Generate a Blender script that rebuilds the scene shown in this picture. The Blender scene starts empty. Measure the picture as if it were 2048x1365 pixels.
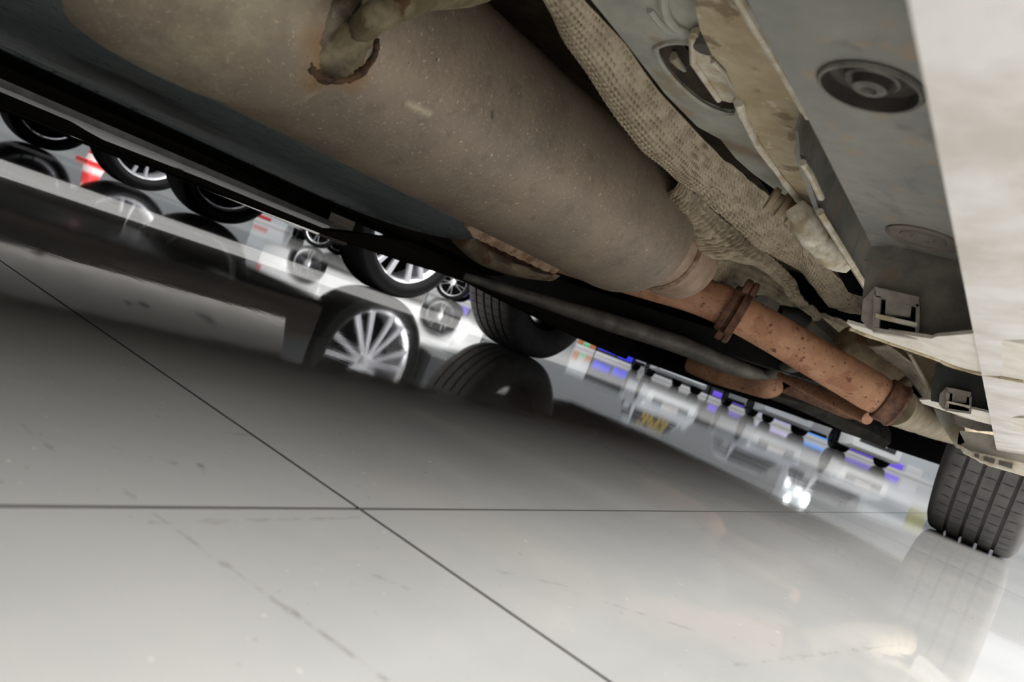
import bpy, bmesh, math, random
import numpy as np
from mathutils import Vector, Matrix
random.seed(7); rng = np.random.RandomState(7)
PI = math.pi
C = bpy.context.scene.collection
SC = bpy.context.scene

# ------------------------------------------------------------------ camera
# The photograph is rolled by about 21 degrees; the car's long axis is world Y, its width is world X.
W_, H_, F_ = 2048, 1365, 1506.0
CAMH = 0.115
Rm = np.array([[0.75701605, 0.31568641, -0.57207411],
               [0.54102962, 0.18805406, 0.81970886],
               [0.36635181, -0.93004181, -0.02843576]])   # rows: world X, Y, Z in camera terms
cam_d = bpy.data.cameras.new('camera'); cam = bpy.data.objects.new('camera', cam_d); C.objects.link(cam)
M4 = Matrix.Identity(4)
for i in range(3):
    M4[i][0] = Rm[i][0]; M4[i][1] = -Rm[i][1]; M4[i][2] = -Rm[i][2]
M4[2][3] = CAMH
cam.matrix_world = M4
cam_d.sensor_width = 36.0; cam_d.lens = F_ / W_ * 36.0
cam_d.clip_start = 0.01; cam_d.clip_end = 200
cam_d.dof.use_dof = True; cam_d.dof.focus_distance = 0.78; cam_d.dof.aperture_fstop = 11.5
SC.camera = cam
# ------------------------------------------------------------------ light and exposure
SC.view_settings.view_transform = 'Standard'; SC.view_settings.look = 'None'
SC.view_settings.gamma = 1.0; SC.view_settings.use_curve_mapping = False
SC.view_settings.exposure = 0.82
wd = bpy.data.worlds.new('hall_light'); SC.world = wd; wd.use_nodes = True
wd.node_tree.nodes['Background'].inputs['Color'].default_value = (0.93, 0.96, 1.0, 1)
wd.node_tree.nodes['Background'].inputs['Strength'].default_value = 0.42

def area(name, loc, target, sx, sy, power, col=(1, 1, 1)):
    l = bpy.data.lights.new(name, 'AREA'); l.shape = 'RECTANGLE'; l.size = sx; l.size_y = sy
    l.energy = power; l.color = col
    o = bpy.data.objects.new(name, l); C.objects.link(o); o.location = loc
    o.rotation_euler = (Vector(target) - Vector(loc)).to_track_quat('-Z', 'Y').to_euler()
    return o
# area light added on the near side, its height set for the floor's penumbra
area('side_fill', (3.6, 0.9, 2.55), (3.6 - 3.0, 0.9, 1.4), 6.0, 1.9, 430, (1.0, 0.99, 0.975))
# ceiling lamps over the aisles beside the car
area('ceiling_lamp', (2.2, 1.0, 3.8), (1.6, 1.0, 0), 3.2, 7.0, 290, (1.0, 0.985, 0.965))
area('ceiling_lamp', (-2.2, 1.6, 4.0), (-2.2, 1.6, 0), 0.7, 8.0, 420, (1.0, 0.99, 0.98))
area('ceiling_lamp', (-6.5, 9.0, 4.4), (-6.5, 9.0, 0), 10.0, 6.0, 320, (1.0, 0.98, 0.96))

# ------------------------------------------------------------------ pixel -> point on a known plane
def P(u, v, x=None, y=None, z=None, d=None):
    r = Rm @ np.array([u - W_ / 2, v - H_ / 2, F_])
    if x is not None: t = x / r[0]
    elif y is not None: t = y / r[1]
    elif z is not None: t = (z - CAMH) / r[2]
    else: t = d / F_
    return Vector((r[0] * t, r[1] * t, CAMH + r[2] * t))

# ------------------------------------------------------------------ materials
def lin(r, g, b):
    f = lambda c: (c / 255 / 12.92) if c / 255 <= 0.04045 else ((c / 255 + 0.055) / 1.055) ** 2.4
    return (f(r), f(g), f(b), 1)
def mat(name, col, col2=None, scale=20, rough=0.6, metal=0.0, bump=0.0, bscale=80, spots=None, spot_scale=120, spot_th=0.62,
        lo=0.4, hi=0.62, emit=None, stretch=None, ior=None, spec=None, alpha=None):
    m = bpy.data.materials.new(name); m.use_nodes = True
    nt = m.node_tree; N = nt.nodes; L = nt.links; b = N['Principled BSDF']
    b.inputs['Base Color'].default_value = col; b.inputs['Roughness'].default_value = rough; b.inputs['Metallic'].default_value = metal
    if spec is not None: b.inputs['Specular IOR Level'].default_value = spec
    if emit: b.inputs['Emission Color'].default_value = emit[0]; b.inputs['Emission Strength'].default_value = emit[1]
    if col2 is None and not bump and not spots: return m
    tc = N.new('ShaderNodeNewGeometry'); vec = tc.outputs['Position']
    if stretch:
        mp = N.new('ShaderNodeMapping'); mp.inputs['Scale'].default_value = stretch; L.new(vec, mp.inputs['Vector']); vec = mp.outputs['Vector']
    out = None
    if col2 is not None:
        n = N.new('ShaderNodeTexNoise'); n.inputs['Scale'].default_value = scale; n.inputs['Detail'].default_value = 8; n.inputs['Roughness'].default_value = 0.62
        L.new(vec, n.inputs['Vector'])
        r = N.new('ShaderNodeMapRange'); r.inputs['From Min'].default_value = lo; r.inputs['From Max'].default_value = hi; L.new(n.outputs['Fac'], r.inputs['Value'])
        mx = N.new('ShaderNodeMix'); mx.data_type = 'RGBA'; mx.inputs['A'].default_value = col; mx.inputs['B'].default_value = col2
        L.new(r.outputs['Result'], mx.inputs['Factor']); out = mx.outputs['Result']
    for k, sp in enumerate(spots or []):
        n = N.new('ShaderNodeTexNoise'); n.inputs['Scale'].default_value = sp[1]; n.inputs['Detail'].default_value = 4
        mp2 = N.new('ShaderNodeMapping'); mp2.inputs['Location'].default_value = (3.1 * k + 1, 7.7 * k, 1.3 * k); L.new(vec, mp2.inputs['Vector']); L.new(mp2.outputs['Vector'], n.inputs['Vector'])
        r = N.new('ShaderNodeMapRange'); r.inputs['From Min'].default_value = sp[2]; r.inputs['From Max'].default_value = sp[2] + 0.05; r.inputs['To Max'].default_value = sp[3]
        L.new(n.outputs['Fac'], r.inputs['Value'])
        mx = N.new('ShaderNodeMix'); mx.data_type = 'RGBA'; mx.inputs['B'].default_value = sp[0]
        if out is None: mx.inputs['A'].default_value = col
        else: L.new(out, mx.inputs['A'])
        L.new(r.outputs['Result'], mx.inputs['Factor']); out = mx.outputs['Result']
    if out is not None: L.new(out, b.inputs['Base Color'])
    if bump:
        n = N.new('ShaderNodeTexNoise'); n.inputs['Scale'].default_value = bscale; n.inputs['Detail'].default_value = 6; L.new(vec, n.inputs['Vector'])
        bp = N.new('ShaderNodeBump'); bp.inputs['Strength'].default_value = bump; bp.inputs['Distance'].default_value = 0.002
        L.new(n.outputs['Fac'], bp.inputs['Height']); L.new(bp.outputs['Normal'], b.inputs['Normal'])
    return m

M = {}
M['muffler'] = mat('dusty_muffler_steel', lin(146, 131, 113), lin(128, 116, 101), 14, 0.55, 0.25, 0.35, 150,
                   spots=[(lin(205, 192, 165), 260, 0.655, 0.7), (lin(172, 158, 134), 320, 0.60, 0.4), (lin(112, 96, 78), 60, 0.60, 0.35), (lin(60, 52, 45), 330, 0.69, 0.7)])
M['muffler_pale'] = mat('pale_dusty_steel', lin(140, 127, 110), lin(170, 158, 132), 16, 0.6, 0.2, 0.45, 160, lo=.46, hi=.66, spots=[(lin(190, 176, 144), 300, 0.62, 0.5), (lin(128, 104, 70), 70, 0.68, 0.4)])
M['hanger_rust'] = mat('rusty_hanger_foot', lin(118, 106, 90), lin(72, 58, 44), 60, 0.8, 0.0, 0.9, 220, lo=.42, hi=.6, spots=[(lin(124, 80, 44), 80, 0.64, 0.6), (lin(160, 150, 130), 140, .66, .6)])
M['muffler_edge'] = mat('rusty_muffler_seam', lin(150, 128, 104), lin(105, 72, 48), 70, 0.7, 0.1, 0.5, 220)
M['weld'] = mat('rusty_weld', lin(34, 26, 20), lin(92, 66, 40), 95, 0.8, 0.0, 0.9, 260, lo=0.42, hi=0.6)
M['hanger'] = mat('dusty_hanger_steel', lin(136, 124, 98), lin(100, 90, 64), 60, 0.7, 0.1, 0.4, 200, spots=[(lin(88, 58, 30), 45, 0.58, 0.8)])
M['shield'] = mat('dusty_heat_shield', lin(180, 166, 142), lin(154, 140, 118), 40, 0.62, 0.15, 0.3, 300, spots=[(lin(92, 80, 68), 170, 0.67, 0.8)])
M['shield_dark'] = mat('dull_heat_shield', lin(150, 138, 114), lin(124, 112, 90), 40, 0.65, 0.15, 0.25, 300)
M['rust'] = mat('rusty_pipe', lin(208, 160, 126), lin(190, 138, 106), 34, 0.75, 0.05, 0.4, 250,
                spots=[(lin(104, 62, 50), 170, 0.635, 0.8), (lin(110, 66, 52), 90, 0.635, 0.85), (lin(158, 98, 72), 28, 0.58, 0.45)])
M['rust_dark'] = mat('dark_rust', lin(128, 92, 72), lin(86, 58, 46), 60, 0.75, 0.1, 0.5, 200)
M['rail'] = mat('grey_rail_steel', lin(150, 150, 138), lin(172, 170, 158), 24, 0.6, 0.1, 0.2, 120, spots=[(lin(150, 132, 104), 30, 0.56, 0.6)])
M['rail_brown'] = mat('stained_rail_flange', lin(160, 144, 114), lin(182, 168, 140), 26, 0.65, 0.05, 0.3, 150, spots=[(lin(104, 84, 60), 40, 0.58, 0.7), (lin(205, 196, 178), 90, 0.62, 0.5)])
M['lip'] = mat('chipped_light_edge', lin(206, 200, 184), lin(176, 160, 132), 70, 0.6, 0.0, 0.3, 200)
M['sealant'] = mat('white_sealant', lin(226, 220, 206), lin(168, 152, 122), 60, 0.7, 0.0, 0.8, 130)
M['plate'] = mat('grey_underbody_plate', lin(128, 128, 123), lin(146, 144, 136), 22, 0.6, 0.05, 0.15, 160, spots=[(lin(158, 136, 110), 60, 0.60, 0.55), (lin(104, 102, 98), 30, 0.58, 0.5)])
M['plug'] = mat('dark_rubber_plug', lin(92, 86, 80), lin(74, 70, 66), 60, 0.7, 0, 0.2, 200, spots=[(lin(140, 112, 80), 60, 0.66, 0.6)])
M['wallgrey'] = mat('dirty_end_wall', lin(132, 124, 113), lin(104, 100, 95), 40, 0.7, 0, 0.25, 160, spots=[(lin(128, 110, 90), 45, 0.6, 0.5)])
M['clip'] = mat('grey_plastic_clip', lin(160, 152, 142), lin(132, 124, 114), 60, 0.6, 0, 0.15, 200)
M['white'] = mat('dusty_white_paint', lin(206, 203, 199), lin(182, 174, 166), 20, 0.5, 0, 0.08, 60)
M['white_rib'] = mat('dusty_white_plastic', lin(218, 213, 203), lin(198, 190, 176), 30, 0.55, 0, 0.12, 90, spots=[(lin(176, 148, 122), 60, 0.66, 0.5)])
M['blackplate'] = mat('black_plastic', lin(44, 46, 48), lin(58, 58, 58), 40, 0.6, 0, 0.1, 150)
M['void'] = mat('black_inner', lin(12, 12, 13), rough=0.9, spec=0.0)
M['tray'] = mat('blue_grey_undertray', lin(112, 124, 128), lin(132, 140, 138), 16, 0.62, 0, 0.3, 170, spots=[(lin(44, 52, 56), 70, 0.60, 0.7), (lin(128, 122, 98), 130, 0.66, 0.5)])
M['tray_dark'] = mat('dark_tray_patch', lin(20, 19, 17), lin(36, 32, 26), 60, 0.8, 0, 0.3, 170)  # dark tone for a patch of the tray
M['skirt'] = mat('black_brown_skirt', lin(44, 40, 36), lin(30, 28, 26), 8, 0.9, 0, 0.1, 60, stretch=(3, 0.3, 8), spec=0.0)
M['pan'] = mat('brown_underseal', lin(120, 104, 82), lin(96, 84, 68), 24, 0.8, 0, 0.4, 90)
M['pan_dark'] = mat('dark_underseal', lin(44, 42, 40), lin(28, 28, 28), 14, 0.8, 0, 0.2, 60)
M['cast'] = mat('dusty_cast_metal', lin(184, 166, 138), lin(146, 130, 108), 28, 0.7, 0.05, 0.4, 120, spots=[(lin(128, 84, 54), 24, 0.58, 0.7)])
M['brace'] = mat('dusty_grey_brace', lin(138, 132, 122), lin(104, 100, 94), 26, 0.6, 0.1, 0.2, 120)
M['bolt'] = mat('olive_bolt', lin(140, 134, 92), lin(110, 100, 70), 80, 0.55, 0.3)
M['tyre'] = mat('tyre_rubber', lin(78, 75, 73), lin(64, 62, 61), 30, 0.7, 0, 0.1, 200)
M['tyre_black'] = mat('clean_tyre_rubber', lin(11, 11, 12), rough=0.6, spec=0.12)
M['alloy'] = mat('silver_alloy', lin(228, 228, 232), rough=0.3, metal=0.75)
M['alloy_dark'] = mat('black_alloy', lin(24, 25, 28), rough=0.3, metal=0.4)
M['disc'] = mat('brake_steel', lin(70, 70, 72), rough=0.4, metal=0.8)
M['chrome'] = mat('bright_chrome', lin(240, 240, 240), rough=0.12, metal=1.0)
M['glass'] = mat('dark_car_glass', lin(18, 22, 26), rough=0.05)
M['lamp_white'] = mat('clear_lamp', lin(230, 235, 240), rough=0.1)
M['lamp_red'] = mat('red_lamp', lin(170, 20, 24), rough=0.15)
M['cone_red'] = mat('cone_red', lin(226, 40, 40), rough=0.5)
M['cone_white'] = mat('cone_white', lin(240, 232, 230), rough=0.45)
M['yellow'] = mat('yellow_plate', lin(208, 176, 60), rough=0.4)
M['grout'] = mat('dark_grout', lin(46, 44, 42), rough=0.9)
def paint(name, col): return mat(name, col, rough=0.25, metal=0.1)

# floor tile: polished grey porcelain with its own scuffs (set by world position)
def floor_mat():
    m = bpy.data.materials.new('polished_grey_tile'); m.use_nodes = True
    nt = m.node_tree; N = nt.nodes; L = nt.links; b = N['Principled BSDF']
    geo = N.new('ShaderNodeNewGeometry'); pos = geo.outputs['Position']
    def noise(scale, detail=5, rough=0.6):
        n = N.new('ShaderNodeTexNoise'); n.inputs['Scale'].default_value = scale; n.inputs['Detail'].default_value = detail; n.inputs['Roughness'].default_value = rough
        L.new(pos, n.inputs['Vector']); return n.outputs['Fac']
    def rng_(v, a, c, lo=0.0, hi=1.0):
        r = N.new('ShaderNodeMapRange'); r.inputs['From Min'].default_value = a; r.inputs['From Max'].default_value = c
        r.inputs['To Min'].default_value = lo; r.inputs['To Max'].default_value = hi; L.new(v, r.inputs['Value']); return r.outputs['Result']
    def mixc(a, c, f):
        x = N.new('ShaderNodeMix'); x.data_type = 'RGBA'
        if isinstance(a, tuple): x.inputs['A'].default_value = a
        else: L.new(a, x.inputs['A'])
        x.inputs['B'].default_value = c; L.new(f, x.inputs['Factor']); return x.outputs['Result']
    def vm(op, a, c):
        x = N.new('ShaderNodeVectorMath'); x.operation = op
        for k, q in enumerate((a, c)):
            if q is None: continue
            if isinstance(q, (tuple, Vector)): x.inputs[k].default_value = tuple(q)
            else: L.new(q, x.inputs[k])
        return x
    def mm(op, a, c=None):
        x = N.new('ShaderNodeMath'); x.operation = op
        for k, q in enumerate((a, c)):
            if q is None: continue
            if isinstance(q, (int, float)): x.inputs[k].default_value = q
            else: L.new(q, x.inputs[k])
        return x.outputs[0]
    col = mixc(lin(160, 160, 158), lin(170, 169, 166), rng_(noise(3), 0.4, 0.6))
    col = mixc(col, lin(142, 138, 130), rng_(noise(150, 3), 0.69, 0.73, 0, 0.7))
    col = mixc(col, lin(206, 202, 194), rng_(noise(140, 2), 0.72, 0.75, 0, 0.6))
    wob = rng_(noise(60, 3), 0.3, 0.7, -0.0022, 0.0022)
    brk = rng_(noise(70, 6, 0.75), 0.42, 0.56)
    for (a, c, w, s) in SCUFFS:
        A = P(*a, z=0); B = P(*c, z=0); ab = B - A
        pa = vm('SUBTRACT', pos, A).outputs[0]
        t = mm('DIVIDE', vm('DOT_PRODUCT', pa, ab).outputs['Value'], ab.length_squared)
        cl = N.new('ShaderNodeClamp'); L.new(t, cl.inputs[0])
        sc = N.new('ShaderNodeVectorMath'); sc.operation = 'SCALE'; sc.inputs[0].default_value = tuple(ab); L.new(cl.outputs[0], sc.inputs['Scale'])
        dist = vm('LENGTH', vm('SUBTRACT', pa, sc.outputs[0]).outputs[0], None).outputs['Value']
        dist = mm('ADD', dist, wob) if w < 0.0015 else dist
        dist = mm('ABSOLUTE', dist)
        f = mm('MULTIPLY', rng_(dist, w * 0.4, w, s, 0.0), brk)
        col = mixc(col, lin(84, 80, 76), f)
    L.new(col, b.inputs['Base Color'])
    L.new(rng_(noise(9, 4), 0.35, 0.7, 0.02, 0.06), b.inputs['Roughness'])
    b.inputs['IOR'].default_value = 1.5
    bp = N.new('ShaderNodeBump'); bp.inputs['Strength'].default_value = 0.05; bp.inputs['Distance'].default_value = 0.001
    L.new(noise(45, 3), bp.inputs['Height']); L.new(bp.outputs['Normal'], b.inputs['Normal'])
    return m
SCUFFS = [((305, 1025), (590, 1230), 0.0012, 0.34), ((590, 1228), (770, 1360), 0.0016, 0.43), ((225, 895), (410, 942), 0.0009, 0.50),
          ((400, 930), (408, 948), 0.002, 0.50), ((1000, 1143), (1130, 1172), 0.0008, 0.37), ((1130, 1180), (1390, 1262), 0.001, 0.31),
          ((310, 1046), (720, 1036), 0.0012, 0.25), ((745, 1150), (815, 1178), 0.0008, 0.37), ((1440, 1335), (1800, 1290), 0.0014, 0.22),
          ((40, 845), (110, 905), 0.0012, 0.31), ((452, 866), (492, 871), 0.001, 0.43), ((255, 985), (268, 995), 0.002, 0.37)]
M['tile'] = floor_mat()

def tone_patch(m, A, B, w0, w1, col, amt, nscale=40, nlo=.3, nhi=.6):
    nt = m.node_tree; N = nt.nodes; L = nt.links; b = N['Principled BSDF']; inp = b.inputs['Base Color']
    A = Vector(A); B = Vector(B); ab = B - A
    def V(op, x, y=None):
        n = N.new('ShaderNodeVectorMath'); n.operation = op
        for k, q in enumerate((x, y)):
            if q is None: continue
            if isinstance(q, Vector): n.inputs[k].default_value = tuple(q)
            else: L.new(q, n.inputs[k])
        return n
    pos = N.new('ShaderNodeNewGeometry').outputs['Position']; pa = V('SUBTRACT', pos, A).outputs[0]
    t = N.new('ShaderNodeMath'); t.operation = 'DIVIDE'; t.use_clamp = True; L.new(V('DOT_PRODUCT', pa, ab).outputs['Value'], t.inputs[0]); t.inputs[1].default_value = max(ab.length_squared, 1e-9)
    sc = N.new('ShaderNodeVectorMath'); sc.operation = 'SCALE'; sc.inputs[0].default_value = tuple(ab); L.new(t.outputs[0], sc.inputs['Scale'])
    d = V('LENGTH', V('SUBTRACT', pa, sc.outputs[0]).outputs[0]).outputs['Value']
    nz = N.new('ShaderNodeTexNoise'); nz.inputs['Scale'].default_value = nscale; nz.inputs['Detail'].default_value = 6; L.new(pos, nz.inputs['Vector'])
    ad = N.new('ShaderNodeMath'); ad.operation = 'MULTIPLY_ADD'; L.new(nz.outputs['Fac'], ad.inputs[0]); ad.inputs[1].default_value = (w1 - w0) * 1.2; L.new(d, ad.inputs[2])
    r = N.new('ShaderNodeMapRange'); r.interpolation_type = 'SMOOTHSTEP'; L.new(ad.outputs[0], r.inputs['Value']); r.inputs['From Min'].default_value = w0 + (w1 - w0) * .35; r.inputs['From Max'].default_value = w1 + (w1 - w0) * .6; r.inputs['To Min'].default_value = amt; r.inputs['To Max'].default_value = 0
    mx = N.new('ShaderNodeMix'); mx.data_type = 'RGBA'; mx.inputs['B'].default_value = col; L.new(r.outputs['Result'], mx.inputs['Factor'])
    if inp.is_linked: L.new(inp.links[0].from_socket, mx.inputs['A'])
    else: mx.inputs['A'].default_value = inp.default_value
    L.new(mx.outputs['Result'], inp)

# ------------------------------------------------------------------ mesh helpers
def obj(name, bm, m, parent=None, label=None, smooth=40, kind=None, inv=None):
    bmesh.ops.recalc_face_normals(bm, faces=bm.faces)
    me = bpy.data.meshes.new(name); bm.to_mesh(me); bm.free()
    return link(name, me, m, parent, label, smooth, kind)
def link(name, me, m, parent=None, label=None, smooth=40, kind=None):
    if m is not None and not me.materials: me.materials.append(m)
    if smooth and me.polygons:
        me.polygons.foreach_set('use_smooth', [True] * len(me.polygons))
        try: me.set_sharp_from_angle(angle=math.radians(smooth))
        except Exception: pass
    o = bpy.data.objects.new(name, me); C.objects.link(o)
    if parent is not None:
        o.parent = parent
        if parent.type == 'EMPTY' and parent.get('_world'): o.matrix_parent_inverse = Matrix.Translation(-parent.location)
    if label: o['label'] = label
    if kind: o['kind'] = kind
    return o
def thing(name, label, cat, loc=(0, 0, 0), rz=0, group=None, world=False):
    o = bpy.data.objects.new(name, None); C.objects.link(o); o.location = loc; o.rotation_euler = (0, 0, rz); o.empty_display_size = 0.1
    o['label'] = label; o['category'] = cat
    if group: o['group'] = group
    if world: o['_world'] = 1
    return o
def BM(): return bmesh.new()
def box(bm, c, s, rot=None, bev=0.0):
    mt = Matrix.Translation(Vector(c)) @ (rot.to_4x4() if rot else Matrix.Identity(4)) @ Matrix.Diagonal((*s, 1))
    r = bmesh.ops.create_cube(bm, size=1, matrix=mt)
    if bev:
        es = list({e for v in r['verts'] for e in v.link_edges})
        bmesh.ops.bevel(bm, geom=es, offset=bev, segments=2, affect='EDGES', profile=0.5)
    return bm
def ring_faces(bm, rings, closed=True, cap=True):
    vs = [[bm.verts.new(p) for p in r] for r in rings]
    n = len(vs[0])
    for a, b in zip(vs[:-1], vs[1:]):
        for i in range(n if closed else n - 1):
            j = (i + 1) % n
            bm.faces.new((a[i], a[j], b[j], b[i]))
    if cap and closed:
        for r in (vs[0], vs[-1]):
            try: bm.faces.new(r)
            except Exception: pass
    return vs
def smooth_path(pts, n=6):
    pts = [Vector(p) for p in pts]
    if len(pts) < 3: return pts
    out = []
    for i in range(len(pts) - 1):
        p0 = pts[max(i - 1, 0)]; p1 = pts[i]; p2 = pts[i + 1]; p3 = pts[min(i + 2, len(pts) - 1)]
        for k in range(n):
            t = k / n
            out.append(0.5 * ((2 * p1) + (p2 - p0) * t + (2 * p0 - 5 * p1 + 4 * p2 - p3) * t * t + (3 * p1 - p0 - 3 * p2 + p3) * t ** 3))
    out.append(pts[-1]); return out
def tube(bm, pts, r, seg=16, flat=(1, 1), rough=0.0, cap=True):
    pts = [Vector(p) for p in pts]; n = len(pts)
    rs = r if isinstance(r, (list, tuple)) else [r] * n
    if len(rs) != n: rs = list(np.interp(np.linspace(0, 1, n), np.linspace(0, 1, len(rs)), rs))
    up = None; rings = []
    for i, p in enumerate(pts):
        t = (pts[min(i + 1, n - 1)] - pts[max(i - 1, 0)]).normalized()
        if up is None:
            up = Vector((0, 0, 1)) if abs(t.z) < 0.9 else Vector((1, 0, 0))
        s = t.cross(up).normalized(); up = s.cross(t).normalized()
        ring = []
        for k in range(seg):
            a = 2 * PI * k / seg; q = rs[i] * (1 + rough * (rng.rand() - 0.5))
            ring.append(p + s * math.cos(a) * q * flat[0] + up * math.sin(a) * q * flat[1])
        rings.append(ring)
    ring_faces(bm, rings, cap=cap); return bm
def lathe(bm, prof, o, ax, seg=48, sx=1.0, sy=1.0, cap=True, ref=None):
    """prof: (distance along axis, radius)"""
    ax = Vector(ax).normalized(); ref = Vector(ref) if ref else (Vector((0, 0, 1)) if abs(ax.z) < 0.9 else Vector((1, 0, 0)))
    s = ax.cross(ref).normalized(); u = s.cross(ax).normalized(); o = Vector(o)
    rings = [[o + ax * d + s * math.cos(2 * PI * k / seg) * r * sx + u * math.sin(2 * PI * k / seg) * r * sy for k in range(seg)] for d, r in prof]
    ring_faces(bm, rings, cap=cap); return bm
def prism(bm, pts, off):
    """closed outline (3-D points, roughly planar) given depth along off"""
    off = Vector(off); a = [bm.verts.new(p) for p in pts]; b = [bm.verts.new(Vector(p) + off) for p in pts]; n = len(a)
    for i in range(n):
        j = (i + 1) % n; bm.faces.new((a[i], a[j], b[j], b[i]))
    f1 = bm.faces.new(a); f2 = bm.faces.new(b)
    bmesh.ops.triangulate(bm, faces=[f1, f2]); return bm
def plate_holes(bm, outer, holes, off):
    off = Vector(off); t = BM(); edges = []
    loops = []
    for lp in [outer] + holes:
        vs = [t.verts.new(p) for p in lp]; loops.append(vs)
        for i in range(len(vs)): edges.append(t.edges.new((vs[i], vs[(i + 1) % len(vs)])))
    bmesh.ops.triangle_fill(t, edges=edges, use_beauty=True)
    t.verts.index_update()
    V = [v.co.copy() for v in t.verts]; Fs = [[v.index for v in f.verts] for f in t.faces]; Ls = [[v.index for v in l] for l in loops]
    t.free()
    a = [bm.verts.new(p) for p in V]; b = [bm.verts.new(p + off) for p in V]
    for f in Fs:
        bm.faces.new([a[i] for i in f]); bm.faces.new([b[i] for i in reversed(f)])
    for l in Ls:
        for i in range(len(l)):
            j = (i + 1) % len(l); bm.faces.new((a[l[i]], a[l[j]], b[l[j]], b[l[i]]))
    return bm
def strip_grid(left, right, nu, nv):
    """points of a surface ruled between two edge polylines"""
    def res(pts, n):
        pts = smooth_path(pts, 5); A = np.array([tuple(p) for p in pts]); d = np.r_[0, np.cumsum(np.linalg.norm(np.diff(A, axis=0), axis=1))]
        s = np.linspace(0, d[-1], n); return np.stack([np.interp(s, d, A[:, k]) for k in range(3)], 1), d[-1]
    # keep the two edges in step by their own point index
    def res_i(pts, n):
        pts = smooth_path(pts, 6); A = np.array([tuple(p) for p in pts]); s = np.linspace(0, len(A) - 1, n)
        return np.stack([np.interp(s, np.arange(len(A)), A[:, k]) for k in range(3)], 1)
    a = res_i(left, nu); b = res_i(right, nu); t = np.linspace(0, 1, nv)[None, :, None]
    return a[:, None, :] * (1 - t) + b[:, None, :] * t
def embossed(bm, left, right, pitch=0.0095, amp=0.0013, wrinkle=0.0, thick=0.0016, bulge=0.0, per=5, ridge=0.0):
    L_ = sum((Vector(b) - Vector(a)).length for a, b in zip(left[:-1], left[1:])); Wd = np.mean([(Vector(b) - Vector(a)).length for a, b in zip(left, right)])
    nu = int(L_ / pitch * per) + 2; nv = max(int(Wd / pitch * per) + 2, 6)
    nu = min(nu, 1000); nv = min(nv, 140)
    G = strip_grid(left, right, nu, nv)
    du = np.gradient(G, axis=0); dv = np.gradient(G, axis=1); nrm = np.cross(du, dv); nrm /= np.linalg.norm(nrm, axis=2, keepdims=True) + 1e-9
    # make the normals face the floor
    if nrm[..., 2].mean() > 0: nrm = -nrm
    su = np.cumsum(np.linalg.norm(du, axis=2), axis=0); sv = np.cumsum(np.linalg.norm(dv, axis=2), axis=1)
    U_ = np.linspace(0, 2 * PI * su[-1].mean() / pitch, nu)[:, None]; V_ = np.linspace(0, 2 * PI * sv[:, -1].mean() / (pitch * 1.05), nv)[None, :]
    hgt = -2 * amp * (0.5 + 0.5 * np.cos(U_)) * (0.5 + 0.5 * np.cos(V_)) * (0.75 + 0.5 * np.sin(U_ * .137 + V_ * .31))
    if wrinkle:
        hgt += wrinkle * (np.sin(su * 55 + np.sin(sv * 60) * 1.3) * np.sin(su * 13 + 1.0) + 0.6 * np.sin(su * 150 + 2 * np.sin(sv * 40)) * np.clip(np.sin(su * 9 + 2.5), 0, 1))
    if ridge: hgt += ridge * np.cos(U_ * .62 + .8 * np.sin(V_ * .5)) * np.clip(1.15 - su / (.42 * su[-1].mean()), 0, 1)
    if bulge: hgt += bulge * np.sin(PI * np.linspace(0, 1, nv))[None, :]
    Q = G + nrm * hgt[..., None]
    vs = [[bm.verts.new(p) for p in row] for row in Q]; ws = [[bm.verts.new(p) for p in row] for row in (Q - nrm * thick)]
    for i in range(nu - 1):
        for j in range(nv - 1):
            bm.faces.new((vs[i][j], vs[i + 1][j], vs[i + 1][j + 1], vs[i][j + 1]))
            bm.faces.new((ws[i][j], ws[i][j + 1], ws[i + 1][j + 1], ws[i + 1][j]))
    for i in range(nu - 1):
        bm.faces.new((vs[i][0], ws[i][0], ws[i + 1][0], vs[i + 1][0])); bm.faces.new((vs[i][-1], vs[i + 1][-1], ws[i + 1][-1], ws[i][-1]))
    for j in range(nv - 1):
        bm.faces.new((vs[0][j], vs[0][j + 1], ws[0][j + 1], ws[0][j])); bm.faces.new((vs[-1][j], ws[-1][j], ws[-1][j + 1], vs[-1][j + 1]))
    return bm
def extrude_profile(bm, prof, y0, y1, thick=None, ny=2):
    """prof: (x, z) polyline or closed outline, run along Y"""
    rings = [[Vector((x, y0 + (y1 - y0) * k / (ny - 1), z)) for x, z in prof] for k in range(ny)]
    ring_faces(bm, rings, closed=True, cap=True); return bm

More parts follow.
